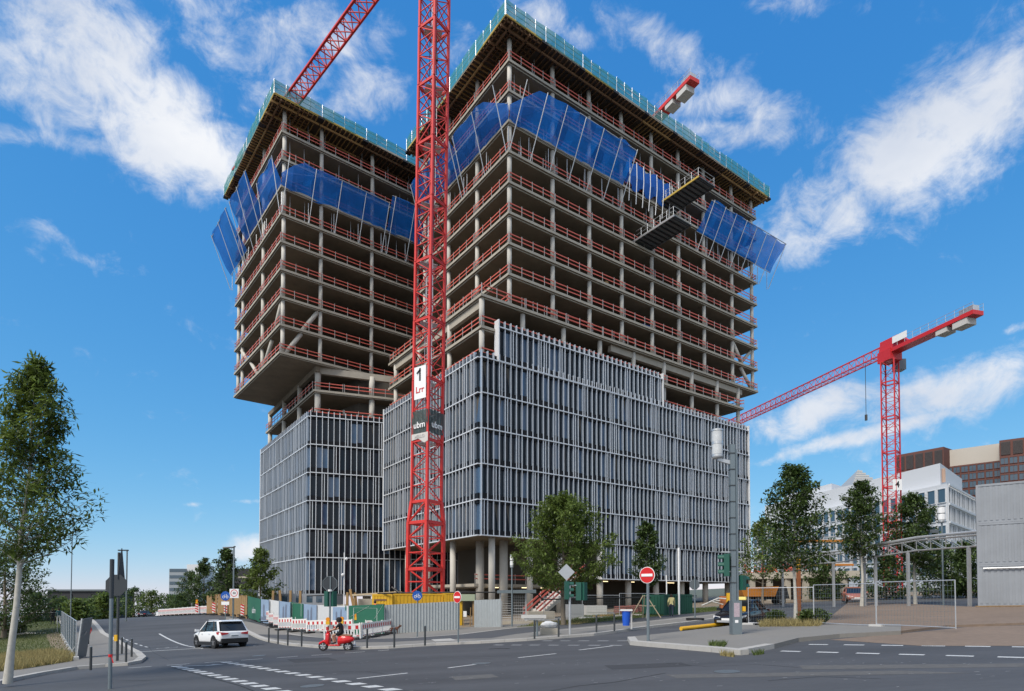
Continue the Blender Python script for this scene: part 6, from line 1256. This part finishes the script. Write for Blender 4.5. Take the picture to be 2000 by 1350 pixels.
# loader truck on the site
t = thing('dump_truck', D(1478, 66, .14), 'orange dump truck parked on the site behind the taxi', 'truck'); t.scale = (.8, .8, .8); m = MB(); m.hexa(((-2.2, -1.2, 1.1), (2.0, -1.2, 1.1), (2.0, 1.2, 1.1), (-2.2, 1.2, 1.1)), ((-2.7, -1.3, 2.3), (2.5, -1.3, 2.5), (2.5, 1.3, 2.5), (-2.7, 1.3, 2.3))); m.build('tipper_body', orange, t); m = MB(); m.hexa(((2.2, -1.15, .8), (4.0, -1.15, .8), (4.0, 1.15, .8), (2.2, 1.15, .8)), ((2.2, -1.1, 2.5), (3.6, -1.1, 2.5), (3.6, 1.1, 2.5), (2.2, 1.1, 2.5))); m.build('cab', black, t); m = MB(); m.box(-2.4, 3.8, -.5, .5, .7, 1.1); m.build('chassis', black, t)
for x in (-1.6, -.2, 3.0):
    for y in (-1.0, 1.0): wheel(t, x, y, .5, .35, rim=steel)
# ------------------------------------------------------------------ scooter, people, dog
sc = thing('motor_scooter', G(656, 1271.5, 0), 'red motor scooter riding left along the main road', 'scooter', None, R(176))
wheel(sc, .64, .001, .24, .11, rim=steel); wheel(sc, -.62, .001, .24, .12, rim=steel)
loft(sc, 'leg_shield', [(.30, [(.16, .32), (.2, .55), (.14, .82), (.05, .9)]), (.42, [(.17, .30), (.21, .55), (.15, .84), (.05, .92)]), (.52, [(.08, .36), (.1, .56), (.08, .8), (.03, .88)])], scootred); loft(sc, 'floorboard', [(-.25, [(.17, .24), (.18, .32)]), (.36, [(.17, .24), (.18, .32)])], scootred)
loft(sc, 'rear_body', [(-.9, [(.06, .5), (.1, .58), (.08, .68)]), (-.7, [(.16, .42), (.22, .55), (.15, .74)]), (-.4, [(.18, .36), (.24, .52), (.15, .76)]), (-.12, [(.13, .32), (.17, .5), (.12, .72)])], scootred); loft(sc, 'seat', [(-.82, [(.1, .7), (.12, .77), (.06, .8)]), (-.5, [(.14, .74), (.15, .8), (.08, .83)]), (-.08, [(.1, .72), (.11, .77), (.05, .79)])], mat('seat_brown', (.26, .11, .06), .6))
loft(sc, 'front_mudguard', [(.42, [(.06, .36), (.08, .44), (.03, .5)]), (.62, [(.08, .42), (.1, .5), (.04, .55)]), (.86, [(.06, .28), (.08, .36), (.03, .42)])], scootred); m = MB(); m.tube((.40, 0, .84), (.62, 0, .24), .035, 8); m.build('fork', steel, sc); loft(sc, 'handlebar_cover', [(.26, [(.07, .92), (.08, .98), (.03, 1.02)]), (.46, [(.08, .9), (.1, .97), (.03, 1.0)])], scootred); m = MB(); m.tube((.3, -.32, 1.0), (.3, .32, 1.0), .022, 8); m.build('handlebar', black, sc); m = MB(); m.cyl((.48, 0, .95), .075, .03, 14, (1, 0, 0)); m.build('headlight', lampclear, sc)
for s in (1, -1): m = MB(); m.tube((.3, .26 * s, 1.0), (.27, .34 * s, 1.18), .012, 6); m.cyl((.27, .35 * s, 1.22), .05, .015, 12, (1, 0, 0)); m.build('mirror', black, sc)
m = MB(); m.hexa(((-.93, -.09, .56), (-.9, -.09, .56), (-.9, .09, .56), (-.93, .09, .56)), ((-.93, -.09, .64), (-.88, -.09, .64), (-.88, .09, .64), (-.93, .09, .64))); m.build('tail_lamp', lampred, sc); m = MB(); m.tube((-.95, -.19, .28), (-.4, -.17, .26), .05, 10); m.build('exhaust', steel, sc); m = MB(); m.box(-.97, -.95, -.08, .08, .34, .48); m.build('number_plate', signwhite, sc)
def person(p, label, J, paintf, rz, headc=hairm, hair=True, helmet=None, scale=1.0, name='person'):
    """J: joints in metres, facing +x; the body is skinned from one skeleton"""
    t = thing(name, p, label, 'person', None, rz); t.scale = (scale,) * 3
    chain = ['pelvis', 'waist', 'chest', 'neck', 'head', 'crown']; V = []; RAD = []; idx = {}
    rad = dict(pelvis=.135, waist=.125, chest=.145, neck=.055, head=.092, crown=.07, ls=.075, le=.048, lw=.034, lh=.036, lf=.02, lhip=.095, lk=.06, la=.042, lt=.035)
    def addv(n, k): idx[n] = len(V); V.append(tuple(J[n])); RAD.append(rad[k])
    for n in chain: addv(n, n)
    E_ = [(idx[a], idx[b]) for a, b in zip(chain, chain[1:])]
    for s in 'lr':
        for n in ('s', 'e', 'w', 'h', 'hip', 'k', 'a', 't'): addv(s + n, 'l' + n)
        for a, b in (('chest', s + 's'), (s + 's', s + 'e'), (s + 'e', s + 'w'), (s + 'w', s + 'h'), ('pelvis', s + 'hip'), (s + 'hip', s + 'k'), (s + 'k', s + 'a'), (s + 'a', s + 't')): E_.append((idx[a], idx[b]))
    me = bpy.data.meshes.new('body'); me.from_pydata(V, E_, []); o = bpy.data.objects.new('body', me); COL.objects.link(o); md = o.modifiers.new('skin', 'SKIN'); sv = me.skin_vertices[0].data
    for i, r_ in enumerate(RAD): sv[i].radius = (r_, r_ * (.8 if i in (0, 1, 2) else 1)); sv[i].use_root = i == 0
    o.modifiers.new('sub', 'SUBSURF').levels = 1; bpy.context.view_layer.update(); me2 = bpy.data.meshes.new_from_object(o.evaluated_get(bpy.context.evaluated_depsgraph_get())); bpy.data.objects.remove(o)
    mats_ = []
    vv = [v.co.copy() for v in me2.vertices]; ff = [tuple(q.vertices) for q in me2.polygons]; m = MB(); m.add(vv, ff)
    hd = Vector(J['head']); m.lathe([(0, -.03), (.016, -.02), (.02, 0), (.004, .03)], 6, (hd.x + .088, hd.y, hd.z + .01))            # nose
    for s in (1, -1): m.lathe([(0, -.03), (.014, -.015), (.014, .02), (0, .032)], 6, (hd.x - .005, hd.y + s * .092, hd.z))
    for s in 'lr':                                                                              # four fingers and a thumb
        w, h = Vector(J[s + 'w']), Vector(J[s + 'h']); d = (h - w).normalized(); a = d.cross(Vector((1, .2, .3))).normalized(); b = d.cross(a)
        for k, ln in enumerate((.062, .072, .068, .052)): q = h + a * (.027 - .018 * k); m.tube(q, q + d * ln * .6, .009, 6); m.tube(q + d * ln * .6, q + d * ln * .9 + b * .03, .0085, 6)
        m.tube(h + a * .03 - d * .04, h + a * .06 + d * .0, .010, 6); m.tube(h + a * .06, h + a * .062 + d * .03 + b * .015, .009, 6)
    names = []; 
    for i, f in enumerate(m.f):
        c = sum((Vector(m.v[k]) for k in f), Vector()) / len(f); mm = paintf(c, J)
        if mm not in names: names.append(mm)
        m.m[i] = names.index(mm)
    m.build('body', names, t, smooth=True); hz_ = Vector(J['head'])
    for s in (1, -1): q = MB(); q.lathe([(0, -.01), (.011, 0), (0, .01)], 6, (hz_.x + .086, hz_.y + s * .034, hz_.z + .025)); q.build('eye', black, t)
    q = MB(); q.box(hz_.x + .078, hz_.x + .092, hz_.y - .024, hz_.y + .024, hz_.z - .048, hz_.z - .038); q.build('mouth', lampred, t)
    if helmet: q = MB(); q.lathe([(.125, -.08), (.14, 0), (.135, .07), (.1, .13), (.05, .155), (0, .16)], 18, (hz_.x - .01, hz_.y, hz_.z + .02)); q.build('helmet', helmet, t, smooth=True)
    elif hair: q = MB(); q.lathe([(.08, -.1), (.108, -.03), (.112, .03), (.09, .1), (.045, .135), (0, .14)], 14, (hz_.x - .022, hz_.y, hz_.z + .02)); q.build('hair', headc, t, smooth=True)
    return t
def pose_stand(step=0.0, arm=0.15, bend=0.1):
    J = dict(pelvis=(0, 0, .95), waist=(.01, 0, 1.12), chest=(.0, 0, 1.34), neck=(.01, 0, 1.5), head=(.03, 0, 1.6), crown=(.025, 0, 1.69))
    for s, y, k in (('l', 1, 1), ('r', -1, -1)):
        J.update({s + 's': (0, .18 * y, 1.41), s + 'e': (-.03 - arm * k, .24 * y, 1.14), s + 'w': (.06 - arm * k * 1.0 + bend, .24 * y, .93), s + 'h': (.09 - arm * k + bend, .235 * y, .87), s + 'hip': (0, .09 * y, .9), s + 'k': (.03 + step * k * .5, .095 * y, .5), s + 'a': (-.02 + step * k - (.08 if k < 0 and step else 0), .095 * y, .09 + (.06 if k < 0 and step > .05 else 0)), s + 't': (.13 + step * k - (.03 if k < 0 and step else 0), .10 * y, .04)})
    return J
def dress(top, trous, shoe=black, sleeve=.9, short=False, tz=.95):
    def f(c, J):
        if c.z > J['neck'][2] - .02: return skin
        if c.z < .1: return shoe
        if abs(c.y) > .185 and c.z < J['ls'][2] - .12 - (0 if sleeve < .5 else .4): return skin
        if c.z > tz: return top
        if abs(c.y) > .185 and c.z > .8: return top
        if short and c.z < .55: return skin
        return trous
    return f
person(D(1311, 46, .14), 'person in pale yellow top and dark trousers walking away along the verge', pose_stand(.22, .16), dress(cloth_yellow, cloth_navy), R(75))
person(D(172, 44, .12), 'person in dark red top standing beside the left mesh fence', pose_stand(.03, .02, .2), dress(cloth_red, cloth_black, signwhite), R(-70))
person(D(733, 43.3, .9), 'worker in an orange vest standing behind the barriers at the green board', pose_stand(.02, .0, .15), dress(cloth_orange, cloth_orange), R(200), scale=.92)
person(D(116, 60, .1), 'distant person in dark clothes left of the mesh fence beyond the lawn', pose_stand(.15, .1), dress(mat('cloth_teal', (.02, .08, .09), .9), ballast), R(140))
person(D(104, 61, .1), 'distant person in black at the far end of the lawn', pose_stand(.1, .1), dress(cloth_black, cloth_black), R(150))
m = MB(); m.box(-1, 1, -.6, .6, 0, .78); tb = thing('work_block', D(733, 43.3, .1), 'low concrete block under the orange-vested worker', 'block'); m.build('block', concrete, tb)
J = dict(pelvis=(-.30, 0, .90), waist=(-.28, 0, 1.06), chest=(-.22, 0, 1.26), neck=(-.18, 0, 1.40), head=(-.14, 0, 1.50), crown=(-.15, 0, 1.59))
for s, y in (('l', 1), ('r', -1)): J.update({s + 's': (-.20, .17 * y, 1.31), s + 'e': (-.04, .25 * y, 1.10), s + 'w': (.20, .27 * y, 1.03), s + 'h': (.28, .27 * y, 1.02), s + 'hip': (-.27, .10 * y, .87), s + 'k': (.14, .14 * y, .78), s + 'a': (.05, .12 * y, .40), s + 't': (.20, .13 * y, .36)})
def rider_dress(c, J):
    if c.z > J['neck'][2] - .02: return skin
    if c.z < .43: return cloth_black
    if c.z > 1.0 and (c.x < -.08): return cloth_black
    if c.x > -.08 and c.z > .93: return skin
    if c.z > .70 and c.x < -.02: return cloth_black
    return skin
person(sc.location.copy(), 'person in black T-shirt, shorts and dark helmet riding the red scooter', J, rider_dress, R(176), helmet=cloth_black)
t = thing('brown_dog', D(772, 41, .12), 'brown dog standing at the end of the slanting barrier row', 'dog', None, R(8)); t.scale = (.62,) * 3; V = [(-.42, 0, .62), (-.15, 0, .64), (.2, 0, .62), (.42, 0, .78), (.55, 0, .92), (.74, 0, .88), (-.55, 0, .62), (-.68, 0, .42)]; RD = [.13, .13, .17, .10, .095, .05, .04, .02]; E_ = [(0, 1), (1, 2), (2, 3), (3, 4), (4, 5), (0, 6), (6, 7)]
for x, hind in ((-.42, True), (.26, False)):
    for y in (-.1, .1):
        b = len(V)
        if hind: V += [(x + .02, y, .5), (x + .08, y, .36), (x - .08, y, .2), (x - .02, y, .03)]; RD += [.09, .06, .035, .035]
        else: V += [(x, y, .5), (x - .02, y, .32), (x + .01, y, .16), (x + .03, y, .03)]; RD += [.07, .05, .035, .035]
        E_ += [(0 if hind else 2, b), (b, b + 1), (b + 1, b + 2), (b + 2, b + 3)]
for y in (-.06, .06): b = len(V); V += [(.5, y, 1.0), (.46, y * 1.5, 1.06)]; RD += [.03, .015]; E_ += [(4, b), (b, b + 1)]
me = bpy.data.meshes.new('body'); me.from_pydata(V, E_, []); o = bpy.data.objects.new('body', me); COL.objects.link(o); o.modifiers.new('skin', 'SKIN')
for i, r_ in enumerate(RD): me.skin_vertices[0].data[i].radius = (r_, r_); me.skin_vertices[0].data[i].use_root = i == 1
o.modifiers.new('sub', 'SUBSURF').levels = 1; bpy.context.view_layer.update(); me2 = bpy.data.meshes.new_from_object(o.evaluated_get(bpy.context.evaluated_depsgraph_get())); bpy.data.objects.remove(o); me2.materials.clear(); me2.materials.append(animal); obj('body', me2, t)
m = MB(); m.lathe([(.105, -.02), (.11, .0), (.105, .03)], 12, (0, 0, 0)); m.build('collar', black, t, (.46, 0, .84))
